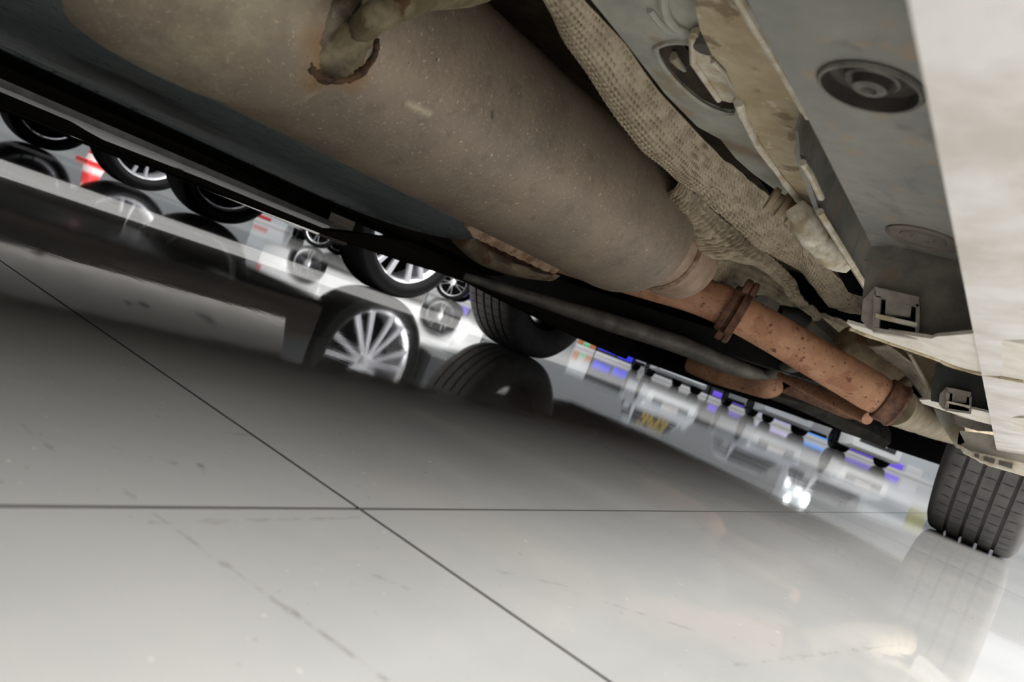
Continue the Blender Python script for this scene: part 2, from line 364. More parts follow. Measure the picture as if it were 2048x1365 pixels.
# ------------------------------------------------------------------ wheels (mesh data built once)
def tyre_bm(R=0.33, w=0.215, rim=0.21, nblock=64, sipes=True, seg_plain=64):
    h = w / 2
    # across the tread: x, radius drop, kind
    prof = [(-h * 0.80, rim, 0), (-h * 0.97, rim + 0.02, 0), (-h * 1.04, rim + (R - rim) * 0.5, 0), (-h * 1.0, R - 0.028, 0), (-h * 0.93, R - 0.011, 0), (-h * 0.86, R - 0.004, 1)]
    g = 0.0085; gx = [-0.056, -0.0185, 0.0185, 0.056]; k = w / 0.215
    edges = [-h * 0.80]
    last = -h * 0.80
    prof.append((last, R - 0.0025, 1))
    for q in gx:
        q *= k
        mid = (last + (q - g / 2)) / 2
        prof += [(mid, R, 2 if abs(q) > 0.03 * k or True else 1), (q - g / 2, R - 0.0002, 1), (q - g / 2 + 0.001, R - 0.009, 0), (q + g / 2 - 0.001, R - 0.009, 0), (q + g / 2, R - 0.0002, 1)]
        last = q + g / 2
    prof += [((last + h * 0.8) / 2, R, 2), (h * 0.80, R - 0.0025, 1)]
    prof += [(-x, r, kk) for x, r, kk in reversed(prof[:6])]
    bm = BM(); rings = []
    if sipes:
        angs = []
        for b in range(nblock):
            a0 = 2 * PI * b / nblock; da = 2 * PI / nblock
            angs += [(a0, 0), (a0 + da * 0.44, 0), (a0 + da * 0.88, 0), (a0 + da * 0.90, 1), (a0 + da * 0.98, 1)]
    else: angs = [(2 * PI * k_ / seg_plain, 0) for k_ in range(seg_plain)]
    for i, (x, r, kk) in enumerate(prof):
        ring = []
        for a, s in angs:
            rr = r
            if s and kk == 2: rr = r - 0.0045
            ring.append(Vector((x, math.cos(a) * rr, R + math.sin(a) * rr)))
        rings.append(ring)
    ring_faces(bm, rings, cap=False); return bm
def rim_bm(R=0.33, rim=0.215, w=0.2, nsp=14, pair=0.5, sw=0.013, out=1, lip=True):
    """outer face towards out*X; axle centre at (0,0,R)"""
    bm = BM(); h = w / 2
    lathe(bm, [(-h * .8, rim), (-h * .7, rim - .016), (h * .55, rim - .022), (h * .74, rim - .012), (h * .82, rim), (h * .78, rim + .004), (-h * .78, rim + .004), (-h * .8, rim)], (0, 0, R), (out, 0, 0), 48, cap=False)
    lathe(bm, [(h * .25, .062), (h * .62, .058), (h * .72, .045), (h * .74, .0)][:3] + [(h * .74, .001)], (0, 0, R), (out, 0, 0), 24)
    for k in range(nsp):
        a = 2 * PI * k / nsp + (pair * (PI / nsp) * 0.5 if k % 2 else -pair * (PI / nsp) * 0.5)
        d = Vector((0, math.cos(a), math.sin(a))); t = Vector((0, -math.sin(a), math.cos(a))); x = Vector((out, 0, 0)); o = Vector((0, 0, R))
        rings = []
        for rr, xx, ww in ((0.05, h * .66, sw * .8), (rim * .55, h * .72, sw * .75), (rim - .006, h * .70, sw)):
            c = o + d * rr + x * xx
            rings.append([c - t * ww * .5, c - t * ww * .35 + x * .008, c + t * ww * .35 + x * .008, c + t * ww * .5, c + t * ww * .4 - x * .016, c - t * ww * .4 - x * .016])
        ring_faces(bm, rings)
    return bm
def disc_bm(R=0.33, w=0.2, out=1):
    bm = BM(); lathe(bm, [(-.02, .15), (-.02, .155), (.0, .155), (.0, .15)], (0, 0, R), (out, 0, 0), 32)
    lathe(bm, [(-w * .35, .06), (.02, .065)], (0, 0, R), (out, 0, 0), 24); return bm

def shade_back_bm(R, out):   # black backing with hub, stands in for the shade behind the spokes
    bm = BM(); lathe(bm, [(-.075, .05), (-.07, R - .10), (-.055, R - .095), (-.05, .08), (.02, .07)], (0, 0, R), (out, 0, 0), 32); return bm
# ------------------------------------------------------------------ generic car (lofted body, windows, wheels, lamps)
def car_body_meshes(L_=4.5, Wd=1.8, wb=2.7, zs=0.2, belt=0.93, roof=1.55, fo=0.88, hood=0.95, Ra=0.385, R=0.335, suv=False):
    yf = wb / 2 + fo; yr = yf - L_; hw = Wd / 2
    ys = sorted(set([round(v, 3) for v in list(np.linspace(yr, yf, 26)) + [s * wb / 2 + d for s in (-1, 1) for d in (-Ra - .005, -Ra + .005, -Ra * .85, -Ra * .6, -Ra * .3, 0, Ra * .3, Ra * .6, Ra * .85, Ra - .005, Ra + .005)]]))
    def bottom(y):
        z = zs
        e = min(yf - y, y - yr)
        if e < 0.35: z += 0.10 * (1 - e / 0.35) ** 1.5
        for s in (-1, 1):
            d = abs(y - s * wb / 2)
            if d < Ra: z = max(z, R + math.sqrt(max(Ra * Ra - d * d, 0)))
        return z
    def top(y):
        if y > wb / 2 - .25: t = (y - (wb / 2 - .25)) / (yf - (wb / 2 - .25)); return belt + .02 - (belt - hood + .26) * t ** 2.2
        if y < yr + .3: return belt - .12 * ((yr + .3 - y) / .3) ** 2
        return belt + .02
    def half(y):
        e = min(yf - y, y - yr); return hw * (1 - 0.17 * max(0, 1 - e / 0.45) ** 2.2)
    bm = BM(); rings = []
    for y in ys:
        w = half(y); zb = bottom(y); zt = max(top(y), zb + .06); zm = zb + (zt - zb) * .45
        hpts = [(w * .9, zb), (w * .985, zb + .025), (w, zm), (w * .985, zb + (zt - zb) * .75), (w * .93, zt - .012), (w * .7, zt + .005)]
        rings.append([Vector((x, y, z)) for x, z in hpts] + [Vector((-x, y, z)) for x, z in reversed(hpts)])
    ring_faces(bm, rings)
    # cabin
    cab = BM(); y0 = yr + (.12 if suv else .55); y3 = wb / 2 - .22
    cs = [(y0, belt, hw * .90), (y0 + .22, roof - .06, hw * .74), (y0 + .5, roof, hw * .73), (y3 - 1.0, roof, hw * .73), (y3 - .72, roof - .05, hw * .73), (y3, belt, hw * .9)]
    rr = []
    for i, (y, z, w) in enumerate(cs):
        yb = y if i in (0, 5) else y
        rr.append([Vector((hw * .9, yb, belt - .05)), Vector((hw * .9, yb, belt)), Vector((w, y, max(z - .04, belt))), Vector((w * .93, y, z)), Vector((-w * .93, y, z)), Vector((-w, y, max(z - .04, belt))), Vector((-hw * .9, yb, belt)), Vector((-hw * .9, yb, belt - .05))])
    ring_faces(cab, rr)
    wins = []
    for s in (-1, 1):
        for (a, b) in ((y0 + .32, y0 + 1.0), (y0 + 1.06, y3 - .55)):
            w1 = BM(); q = [Vector((s * (hw * .9 + .004), a - .05, belt + .03)), Vector((s * (hw * .9 + .004), b + (.25 if b > y0 + 1.2 else 0), belt + .03)), Vector((s * (hw * .74 + .012), b - .03, roof - .12)), Vector((s * (hw * .74 + .012), a + .03, roof - .12))]
            prism(w1, q, (s * .008, 0, 0)); wins.append(w1)
    for (ya, za, wa, yb, zb, wb_, dd) in ((y3 - .03, belt + .04, hw * .8, y3 - .69, roof - .08, hw * .66, .01), (y0 + .02, belt + .05, hw * .8, y0 + .2, roof - .1, hw * .66, -.01)):
        w1 = BM(); prism(w1, [Vector((-wa, ya + dd, za)), Vector((wa, ya + dd, za)), Vector((wb_, yb + dd, zb)), Vector((-wb_, yb + dd, zb))], (0, dd, .012)); wins.append(w1)
    return bm, cab, wins, yf, yr, hw
WM = {}
def wheel_mesh(key, maker):
    if key not in WM:
        bm = maker(); bmesh.ops.recalc_face_normals(bm, faces=bm.faces); me = bpy.data.meshes.new(key); bm.to_mesh(me); bm.free(); WM[key] = me
    return WM[key]
def add_wheel(root, x, y, out, style, tyre_m, rim_m, R=0.335, label=None):
    t = link('wheel', wheel_mesh('tyre_plain_%g' % R, lambda: tyre_bm(R, .22, R - .078, sipes=False)), tyre_m, root, label, 50)
    t.location = (x, y, 0)
    r = link('rim', wheel_mesh('rim_%s_%d_%g' % (style, out, R), lambda: rim_bm(R, R - .074, .21, *{'multi': (14, .45, .034), 'double': (10, .9, .024), 'dark': (10, .2, .03)}[style], out=out)), rim_m, t, None, 40)
    d = link('disc_or_shade_back', wheel_mesh('disc_%d_%g' % (out, R), lambda: shade_back_bm(R, out)), M['void'], t, None, 40)  # black backing that paints the wheel's inside dark
    return t
def make_car(name, label, loc, rz, col, style='double', rim_m=None, group=None, plate=None, suv=False, L_=4.5, Wd=1.8, wb=2.7, zs=0.2, R=0.335, lower=None, skirt=(-.01, .08)):
    root = thing(name, label, 'car', loc, rz, group)
    pm = paint('paint_' + name + str(len(bpy.data.materials)), col)
    body, cab, wins, yf, yr, hw = car_body_meshes(L_, Wd, wb, zs, 0.93 if not suv else 1.0, 1.5 if not suv else 1.68, suv=suv, R=R, Ra=R + .05)
    obj('body', body, pm, root); obj('cabin', cab, pm, root)
    for w1 in wins: obj('window', w1, M['glass'], root)
    u = BM(); box(u, (0, 0, zs + .03), (Wd * .86, wb - 2 * R - .1, .03)); obj('underbody', u, M['void'], root)
    for s in (-1, 1):
        b_ = BM(); box(b_, (s * (hw - .02), 0, zs + (skirt[0] + skirt[1]) / 2), (.05, wb - 2 * R - .12, skirt[1] - skirt[0]), bev=.01); obj('side_skirt', b_, lower or M['skirt'], root)
        b_ = BM(); box(b_, (s * hw * .72, yf - .10, .68), (.32, .12, .12), bev=.03); obj('head_lamp', b_, M['lamp_white'], root)
        b_ = BM(); box(b_, (s * hw * .74, yr + .05, .78), (.28, .10, .14), bev=.03); obj('tail_lamp', b_, M['lamp_red'], root)
        b_ = BM(); box(b_, (s * (hw + .06), wb / 2 - .42, .98), (.18, .10, .12), bev=.03); obj('wing_mirror', b_, pm, root)
    b_ = BM(); box(b_, (0, yf - .01, .52), (Wd * .62, .06, .14), bev=.015); obj('front_grille', b_, M['blackplate'], root)
    for yy, sg in ((yf + .025, 1), (yr - .005, -1)):
        b_ = BM(); box(b_, (0, yy, .60), (.46, .02, .11), bev=.004); obj('number_plate', b_, plate or M['cone_white'], root, 'blank yellow number plate' if plate else 'blank white number plate')
    rim_m = rim_m or M['alloy']
    for sx in (-1, 1):
        for sy in (-1, 1): add_wheel(root, sx * (hw - .125), sy * wb / 2, sx, style, M['tyre_black'], rim_m, R)
    return root

# ================================================================== SETTING
TS = 1.2; JX, JY = -0.243, 0.279; G_ = 0.0011
X0, X1 = JX - 11 * TS, JX + 3 * TS; Y0, Y1 = JY - 3 * TS, JY + 15 * TS
bm = BM(); box(bm, ((X0 + X1) / 2, (Y0 + Y1) / 2, -0.0165), (X1 - X0 + .1, Y1 - Y0 + .1, 0.027))
floor = obj('floor', bm, M['grout'], smooth=0); floor['kind'] = 'structure'
bm = BM(); h_ = TS / 2 - G_
prism(bm, [(-h_, -h_, -.003), (h_, -h_, -.003), (h_, h_, -.003), (-h_, h_, -.003)], (0, 0, 0.003))
bmesh.ops.recalc_face_normals(bm, faces=bm.faces); tile_me = bpy.data.meshes.new('tile')
for f in bm.faces: f.material_index = 0 if abs(f.normal.z) > .5 else 1
bm.to_mesh(tile_me); bm.free(); tile_me.materials.append(M['tile']); tile_me.materials.append(M['grout'])
for i in range(14):
    for j in range(18):
        o = link('tile', tile_me, M['tile'], floor, smooth=0); o.location = (X0 + (i + .5) * TS, Y0 + (j + .5) * TS, 0)
bm = BM()
for (a, b, c, d) in ((-40, X0, -8, 40), (X1, 9, -8, 40), (X0, X1, -8, Y0), (X0, X1, Y1, 40)):
    box(bm, ((a + b) / 2, (c + d) / 2, -.0151), (b - a, d - c, .03))
o = obj('floor_margin', bm, M['tile'], floor, smooth=0)
wall_m = mat('hall_wall_paint', lin(176, 178, 178), rough=0.7)
for nm, c, s in (('wall_front', (-15, 36, 2.2), (50, .3, 4.4)), ('wall_left', (-36, 14, 2.2), (.3, 44, 4.4))):
    bm = BM(); box(bm, c, s); o = obj(nm, bm, wall_m, smooth=0); o['kind'] = 'structure'

# ================================================================== THE CAR SEEN FROM BELOW
CX, CY = -0.86, 0.92
car = thing('car', 'white car filling the top of the frame, seen from below with its rusty exhaust', 'car', (CX, CY, 0), world=True)
def part(name, bm, m, label=None, smooth=40, parent=None, kind=None): return obj(name, bm, m, parent or car, label, smooth, kind)
def poly(pix, dep=None, **k): return [P(u, v, **k) for u, v in pix]
# ---- upper body shell (blocks the light from above)
b_, cb_, wn_, yf_, yr_, hw_ = car_body_meshes(4.75, 1.94, 3.0, 0.46, 1.0, 1.66, fo=.9, R=.33, Ra=.40, suv=True)
for q in (b_, cb_, *wn_): bmesh.ops.translate(q, verts=q.verts, vec=(CX, CY, 0))
white_paint = M['white']
part('body', b_, white_paint); part('cabin', cb_, white_paint)
for q in wn_: part('window', q, M['glass'])
# ---- floor pan with the exhaust tunnel
bm = BM(); pr = [(-1.74, .34), (-1.32, .34), (-1.28, .37), (-.86, .40), (-.76, .455), (-.34, .455), (-.29, .345), (.02, .345)]
extrude_profile(bm, pr + [(x, z + .012) for x, z in reversed(pr)], -1.3, 1.75, ny=24); part('floor_pan', bm, M['pan'], 'brown underseal floor pan with exhaust tunnel')
bm = BM(); pr = [(-1.74, .30), (-1.5, .36), (-.3, .40), (.02, .36)]
extrude_profile(bm, pr + [(x, z + .05) for x, z in reversed(pr)], 1.75, 2.2); 
box(bm, (-.86, 2.75, .42), (1.3, 1.2, .16)); part('engine_dark_block', bm, M['void'], 'added black undertray keeping the engine area dark')  # black filler added so the engine area stays dark
bm = BM(); prism(bm, [Vector((-1.64, 1.5, .205)), Vector((-1.64, 2.05, .22)), Vector((-1.64, 2.05, .5)), Vector((-1.64, 1.5, .5))], (-.02, 0, 0)); part('wheel_arch_liner', bm, M['void'])

# ---- muffler
A0 = Vector((-.5114, .232, .2693)); A1 = Vector((-.502, .93, .285)); ax = (A1 - A0); ML = ax.length; axn = ax.normalized(); MR = .090
mref = (0, 0, 1)
bm = BM()
prof = [(-.030, .02), (-.029, .048), (-.024, .066), (-.014, .080), (-.003, .0875), (.006, MR + .0008)]
prof += [(t, MR) for t in np.linspace(.012, ML - .075, 40)]
prof += [(ML - .055, MR - .0015), (ML - .035, MR - .006), (ML - .018, MR - .014), (ML - .006, MR - .026), (ML, MR - .036), (ML + .002, .03)]
lathe(bm, prof, A0, axn, 72, ref=mref)
muf = part('muffler', bm, M['muffler'], 'dusty grey brown cylindrical exhaust silencer', 50)
ju = axn.cross(Vector((0, 0, 1))).normalized()   # towards +X side
jz = ju.cross(axn).normalized()
def hit_muf(u, v, lift=0.0):   # the point of the silencer's shell under a pixel
    o = np.array([0, 0, CAMH]); d = Rm @ np.array([u - W_ / 2, v - H_ / 2, F_]); d /= np.linalg.norm(d)
    a = np.array(axn); q = o - np.array(A0); dd = d - d.dot(a) * a; qq = q - q.dot(a) * a; r = MR + lift
    A, B, Cc = dd.dot(dd), 2 * dd.dot(qq), qq.dot(qq) - r * r; D = max(B * B - 4 * A * Cc, 0)
    return Vector(o + d * (-B - math.sqrt(D)) / (2 * A))
def on_muf(t, ang, r=MR):   # ang measured from straight down, positive to the near side
    return A0 + axn * t + ju * math.sin(ang) * r - jz * math.cos(ang) * r
# pressed boss round the hanger, a shallow dome on the shell
bm = BM()
bc = hit_muf(440, 70); ct = (bc - A0).dot(axn); q_ = bc - A0 - axn * ct; cth = math.atan2(q_.dot(ju), -q_.dot(jz))
rows = []
for i in range(13):
    rr = i / 12; ring = []
    for k in range(40):
        a = 2 * PI * k / 40; tt = ct + .080 * rr * math.cos(a); th = cth + .95 * rr * math.sin(a)
        ring.append(on_muf(tt, th, MR - .001 + .0065 * (1 - rr ** 5)))
    rows.append(ring)
ring_faces(bm, rows, cap=True)
tone_patch(M['muffler'], hit_muf(640, 132), hit_muf(700, 150), .004, .018, lin(134, 98, 52), .85)
tone_patch(M['muffler_pale'], hit_muf(628, 80), hit_muf(640, 150), .004, .020, lin(134, 98, 52), .85)
tone_patch(M['muffler'], hit_muf(818, 208), hit_muf(858, 228), .0, .0055, lin(206, 194, 166), .6, 500)
tone_patch(M['muffler'], hit_muf(985, 225), hit_muf(985, 235), .0005, .003, lin(60, 58, 66), .9, 100)
part('pressed_boss', bm, M['muffler_pale'], 'paler dusty pressed boss', parent=muf, smooth=60)
# end cap weld ring + outlet neck
bm = BM(); n0 = A0 + axn * (ML - .012) + ju * .010
NR = .062
lathe(bm, [(0, NR * .9), (.004, NR), (.030, NR * .985), (.034, NR * 1.02), (.040, NR * 1.02), (.044, NR), (.060, NR), (.095, NR * .99), (.118, NR * .95), (.130, NR * .86), (.138, NR * .6), (.140, .01)], n0, axn, 48, ref=mref)
part('outlet_neck', bm, mat('pinkish_neck', lin(172, 148, 128), lin(150, 126, 106), 40, .6, .2, .3, 160), 'dusty outlet neck', parent=muf, smooth=60)
bm = BM(); lathe(bm, [(.030, NR), (.0335, NR + .0025), (.0375, NR + .0025), (.041, NR)], n0, axn, 48, ref=mref, cap=False); part('weld_ring', bm, M['muffler_edge'], parent=muf)
# rusty seam flange along the far lower edge
bm = BM(); t0, t1 = .355, .545; rows = []
for i in range(40):
    t = t0 + (t1 - t0) * i / 39; e = .010 * min(1, (i) / 5) * (1 if i < 37 else .8)
    a0 = math.radians(-7); p = on_muf(t, a0, MR - .002); q = on_muf(t, a0 - .05, MR + .001 + e * .85 + .0006 * math.sin(i * 1.7)); n = ju * .003
    rows.append([p, q, q - n, p - n])
ring_faces(bm, rows); part('seam_flange', bm, M['muffler_edge'], 'rusty folded seam lip', parent=muf)
# hanger: two rod legs pressed flat and welded to the silencer
fa = hit_muf(688, 104, 0); fn = (fa - (A0 + axn * (fa - A0).dot(axn))).normalized(); fx = (hit_muf(745, 84) - hit_muf(632, 124)); fl = fx.length; fx = fx.normalized(); fy = fn.cross(fx).normalized()
def spoon(secs, n=20):
    pts = smooth_path([q[0] for q in secs], 5); m_ = len(pts)
    ws = np.interp(np.linspace(0, 1, m_), np.linspace(0, 1, len(secs)), [q[1] for q in secs]); hs = np.interp(np.linspace(0, 1, m_), np.linspace(0, 1, len(secs)), [q[2] for q in secs])
    rows = []
    for k in range(m_):
        t = (pts[min(k + 1, m_ - 1)] - pts[max(k - 1, 0)]).normalized(); c_ = A0 + axn * (pts[k] - A0).dot(axn); nn = (pts[k] - c_).normalized()
        sd = t.cross(nn).normalized(); nn = sd.cross(t).normalized()
        rows.append([pts[k] + sd * math.cos(2 * PI * q / n) * ws[k] * (1 + .05 * rng.randn()) + nn * math.sin(2 * PI * q / n) * hs[k] * (1 + .05 * rng.randn()) for q in range(n)])
    bm = BM(); ring_faces(bm, rows); return bm
H = hit_muf
rod = spoon([(H(652, 152, 0), .006, .0015), (H(666, 134, .001), .0145, .0045), (H(684, 106, .002), .0165, .0060), (H(704, 80, .004), .0138, .0078), (H(726, 55, .008), .0112, .0090), (P(754, 34, d=.452), .0100, .0096), (P(795, 9, d=.462), .0100, .0100), (P(860, -14, d=.485), .0104, .0104), (P(1000, -50, d=.53), .0105, .0105), (Vector((-.30, .37, .45)), .0105, .0105)])
part('hanger_rod', rod, M['hanger'], 'dusty bent hanger rod with a flattened foot', parent=muf, smooth=70)
leg = spoon([(H(632, 138, -.001), .004, .001), (H(640, 112, -.001), .0098, .0046), (H(652, 78, -.001), .0105, .0060), (H(670, 38, -.001), .0100, .0072), (H(692, 0, .001), .0092, .0080), (H(712, -40, .004), .0085, .0085)])
part('hanger_leg', leg, M['hanger_rust'], 'dark rusty second leg of the hanger', parent=muf, smooth=70)
bm = BM(); wp = smooth_path([hit_muf(u, v, .001) for u, v in ((628, 66), (616, 100), (622, 134), (648, 154), (690, 156), (724, 143), (748, 112), (754, 78))], 5)
tube(bm, wp, [.002, .003, .0042, .0045, .0035, .0028, .0022, .0018], 8, rough=.6); part('weld_bead', bm, M['weld'], 'dark rusty weld bead', parent=muf, smooth=60)
tone_patch(M['hanger'], H(640, 148), H(668, 140), .004, .020, lin(40, 32, 26), .9)
tone_patch(M['hanger'], H(690, 40), H(676, 100), .001, .009, lin(52, 34, 22), .9)  # dark brown patches at the foot and between the legs
tone_patch(M['hanger_rust'], H(628, 134), H(650, 130), .004, .018, lin(22, 17, 14), .95)
tone_patch(M['hanger_rust'], H(690, 30), H(684, 62), .002, .010, lin(30, 22, 16), .9)

# ---- main exhaust pipe (runs behind the neck to the front)
pp = [P(960, 440, d=1.38), P(1110, 505, d=1.32), P(1250, 548, d=1.26), P(1400, 592, d=1.22), P(1500, 640, d=1.20), P(1640, 722, d=1.19), P(1748, 786, d=1.17)]
bm = BM(); pps = smooth_path(pp, 8); tube(bm, pps, .0315, 28, rough=.006)
pipe = part('exhaust_pipe', bm, M['rust'], 'rusty orange exhaust pipe', 50)
e0 = pps[-1]; dirp = (pps[-1] - pps[-6]).normalized()
bm = BM(); lathe(bm, [(-.004, .0312), (.01, .0300), (.02, .026), (.026, .018), (.028, .002)], e0, dirp, 28); part('pipe_end', bm, M['rust'], parent=pipe, smooth=60)
bm = BM(); lathe(bm, [(.0, .028), (.002, .034), (.010, .0355), (.016, .034), (.022, .034), (.026, .0355), (.030, .034), (.032, .024)], e0 + dirp * .012, (dirp + Vector((.0, .05, .0))).normalized(), 28); part('rubber_joint', bm, M['rust_dark'], 'dark joint ring at the pipe end', parent=pipe)
# flange clamp
c0 = P(1478, 628, d=1.205); i0 = min(range(len(pps)), key=lambda i: (pps[i] - c0).length); c0 = pps[i0]; cd = (pps[i0 + 2] - pps[i0 - 2]).normalized()
bm = BM(); lathe(bm, [(-.020, .031), (-.020, .0385), (-.010, .040), (-.009, .033), (-.004, .033), (-.003, .041), (.009, .041), (.010, .031)], c0, cd, 32)
cl = part('pipe_clamp', bm, M['rust_dark'], 'dark rusty flange clamp', parent=pipe)
s1 = cd.cross(Vector((0, 0, 1))).normalized(); u1 = s1.cross(cd).normalized()
for d_, r_ in ((u1 * .85 + s1 * .3, .0165), (u1 * -.9 - s1 * .2, .0125)):
    d_ = d_.normalized(); bm = BM(); lathe(bm, [(-.012, r_ * .7), (-.011, r_), (-.002, r_), (.000, r_ * .8), (.002, r_), (.009, r_), (.011, r_ * .7)], c0 + d_ * .040, cd, 18); part('clamp_lug', bm, M['rust_dark'], parent=pipe)
bm = BM(); lathe(bm, [(-.030, .004), (-.030, .0075), (-.018, .0075), (-.018, .005), (.02, .005)], c0 + (u1 * .55 + s1 * .1) * .046 - cd * .004, cd, 6); part('clamp_bolt', bm, M['bolt'], 'olive clamp bolt', parent=pipe, smooth=20)
# tan pipe going on to the front after the joint
bm = BM(); tube(bm, smooth_path([e0 + dirp * .03, P(1840, 838, d=1.30), P(1890, 852, d=1.5), P(1960, 872, d=1.75), P(2040, 905, d=2.0)], 6), [.034, .026, .032, .036, .04], 20, rough=.03); part('front_pipe', bm, M['shield_dark'], 'dusty tan front pipe', 60)

# ---- second pipe behind and the pale thin one under it
bm = BM(); tube(bm, smooth_path([P(1380, 728, d=2.05), P(1430, 744, d=2.0), P(1490, 760, d=1.95), P(1535, 772, d=1.9), P(1556, 770, d=1.9)], 6), [.024, .032, .034, .033, .022], 22, rough=.02)
part('second_exhaust_pipe', bm, M['rust'], 'second rusty pipe further back', 60)
bm = BM(); tube(bm, [P(1560, 752, d=1.75), P(1650, 795, d=1.6), P(1735, 838, d=1.45)], [.009, .012, .012], 12); part('thin_rusty_pipe', bm, M['rust'], None, 60)
bm = BM(); prism(bm, poly([(1590, 768), (1700, 812), (1745, 842), (1690, 838), (1600, 800), (1560, 785)], d=1.9), (0, .05, .03)); part('dark_heat_plate', bm, M['rust_dark'])

rows = []
for k, (u, v, w_) in enumerate([(1540, 790, 16), (1580, 800, 26), (1620, 812, 34), (1660, 828, 40), (1700, 846, 42), (1740, 862, 40), (1775, 884, 30)]):
    c = P(u, v, d=2.35); up_ = P(u + w_ * .39, v - w_ * .92, d=2.35) - c; bk = Vector((-.05, .10, .02))
    q = .006 * math.sin(k * 2.1)
    rows.append([c - up_ * .5, c + Vector((.012 + q, -.02, 0)), c + up_ * .6 + Vector((q, 0, 0)), c + up_ * .9 + bk * .6, c + bk])
bm = BM(); ring_faces(bm, rows); part('front_heat_shield', bm, M['brace'], 'dusty grey folded shield under the engine', 60)
# ---- brace and cast bracket
br = smooth_path([P(930, 553, d=1.7), P(1090, 604, d=1.75), P(1220, 645, d=1.8), P(1360, 690, d=1.85), P(1470, 735, d=1.88), P(1560, 758, d=1.9)], 5)
bm = BM(); tube(bm, br, [.010, .018, .025, .026, .024, .014], 12, flat=(1.3, .9)); part('cross_brace', bm, M['brace'], 'dusty grey underbody brace', 50)
bm = BM(); tube(bm, smooth_path([P(1535, 752, d=1.9), P(1580, 735, d=1.75), P(1640, 708, d=1.6)], 5), .017, 12, flat=(1.2, .7)); part('brace_arm', bm, M['brace'], None, 50)
bm = BM(); rows = []
top = smooth_path([P(905, 470, d=1.5), P(950, 466, d=1.5), P(985, 500, d=1.5), P(1040, 522, d=1.5), P(1118, 545, d=1.5)], 6)
bot = smooth_path([P(905, 486, d=1.5), P(945, 520, d=1.5), P(985, 540, d=1.5), P(1045, 556, d=1.5), P(1100, 563, d=1.5)], 6)
for a, b in zip(top, bot):
    m_ = (a + b) / 2; back = Vector((-.07, .05, .03)); out_ = Vector((.02, -.015, 0))
    rows.append([a, a * .7 + b * .3 + out_, m_ + out_ * (1.2 + .4 * math.sin(len(rows))), a * .25 + b * .75 + out_ * .7, b, b + back, a + back])
ring_faces(bm, rows); part('cast_bracket', bm, M['cast'], 'dusty beige cast bracket', 60)
bm = BM(); tube(bm, smooth_path([P(920, 462, d=1.55), P(968, 488, d=1.52), P(1030, 515, d=1.48), P(1110, 540, d=1.42)], 5), .009, 14, rough=.04); part('bracket_pipe', bm, M['rust_dark'], 'rusty pipe above the cast bracket', 60)

# ---- blue grey undertray beside the muffler
zt = .2
out_l = [(-.56, -.9), (-.56, .60), (-.60, .70), (-.66, .775), (-.74, .845), (-.86, .925), (-1.0, .985), (-1.10, .985), (-1.16, .94), (-1.175, .86), (-1.18, .6), (-1.18, -.9)]
op = smooth_path([Vector((x, y, zt)) for x, y in out_l[1:-1]], 4)
op = [Vector((-.56, -.9, zt))] + op + [Vector((-1.18, -.9, zt))]
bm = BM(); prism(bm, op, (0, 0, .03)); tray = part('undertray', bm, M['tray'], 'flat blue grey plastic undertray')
bm = BM(); tube(bm, [p + Vector((0, 0, .002)) for p in op[2:]], .006, 8); part('tray_lip', bm, M['tray'], parent=tray)
tone_patch(M['tray'], P(150, 140, z=zt), P(262, 172, z=zt), .02, .07, lin(20, 18, 15), 1.0, 25)  # darkens a patch of the tray's colour
tone_patch(M['tray'], P(262, 172, z=zt), P(372, 240, z=zt), .035, .10, lin(13, 12, 10), 1.0, 25)
tone_patch(M['tray'], P(265, 152, z=zt), P(320, 172, z=zt), .004, .03, lin(128, 118, 84), .6)
# second black tray beyond
bm = BM(); extrude_profile(bm, [(-1.235, .212), (-1.30, .196), (-1.385, .190), (-1.385, .24), (-1.235, .24)], -.9, 1.62); part('outer_undertray', bm, M['skirt'], 'black brown outer undertray')
bm = BM(); extrude_profile(bm, [(-1.20, .205), (-1.215, .196), (-1.23, .205), (-1.23, .22), (-1.20, .22)], -.9, 1.25); part('tray_rail', bm, M['skirt'])

# ---- far sill: flat white bottom face, dark inner wall, and the low black beam on this side of it
FS = lambda x: .158 + (-1.395 - x) / (1.81 - 1.395) * (.134 - .158)
bm = BM(); prism(bm, [Vector((-1.395, -.75, .158)), Vector((-1.395, 1.15, .158)), Vector((-1.81, 1.457, .134)), Vector((-1.81, -.75, .134))], (0, 0, .012)); fs = part('far_sill', bm, M['white'], 'dusty white far side sill', 30)
bm = BM(); extrude_profile(bm, [(-1.81, .146), (-1.80, .146), (-1.80, .47), (-1.83, .47)], -.75, 1.45); part('far_sill_side', bm, M['white'], parent=fs)
bm = BM(); prism(bm, [Vector((-1.40, -.75, .165)), Vector((-1.40, 1.14, .165)), Vector((-1.40, 1.14, .37)), Vector((-1.40, -.75, .37))], (-.012, 0, 0)); prism(bm, [Vector((-1.40, 1.14, .190)), Vector((-1.46, 1.62, .200)), Vector((-1.46, 1.62, .37)), Vector((-1.40, 1.14, .37))], (-.012, 0, 0)); part('sill_inner_wall', bm, M['skirt'], 'black sill inner wall')
for (u, v, a_, b_) in ((410, 635, .035, .018), (258, 605, .012, .008), (288, 609, .016, .010), (68, 517, .03, .012), (150, 560, .008, .006)):
    t_ = P(u, v, z=-.148); c = Vector((t_.x, t_.y, 0)); c.z = FS(c.x); bm = BM()
    vs = [c + Vector((a_ * math.cos(2 * PI * k / 18), b_ * math.sin(2 * PI * k / 18), 0)) for k in range(18)]
    for p in vs: p.z = FS(p.x) - .0012
    prism(bm, vs, (0, 0, .0012)); part('drain_hole_oval', bm, M['plug'], parent=fs)  # dark ovals laid on the sill for the shade of drain holes
bm = BM(); rings = []
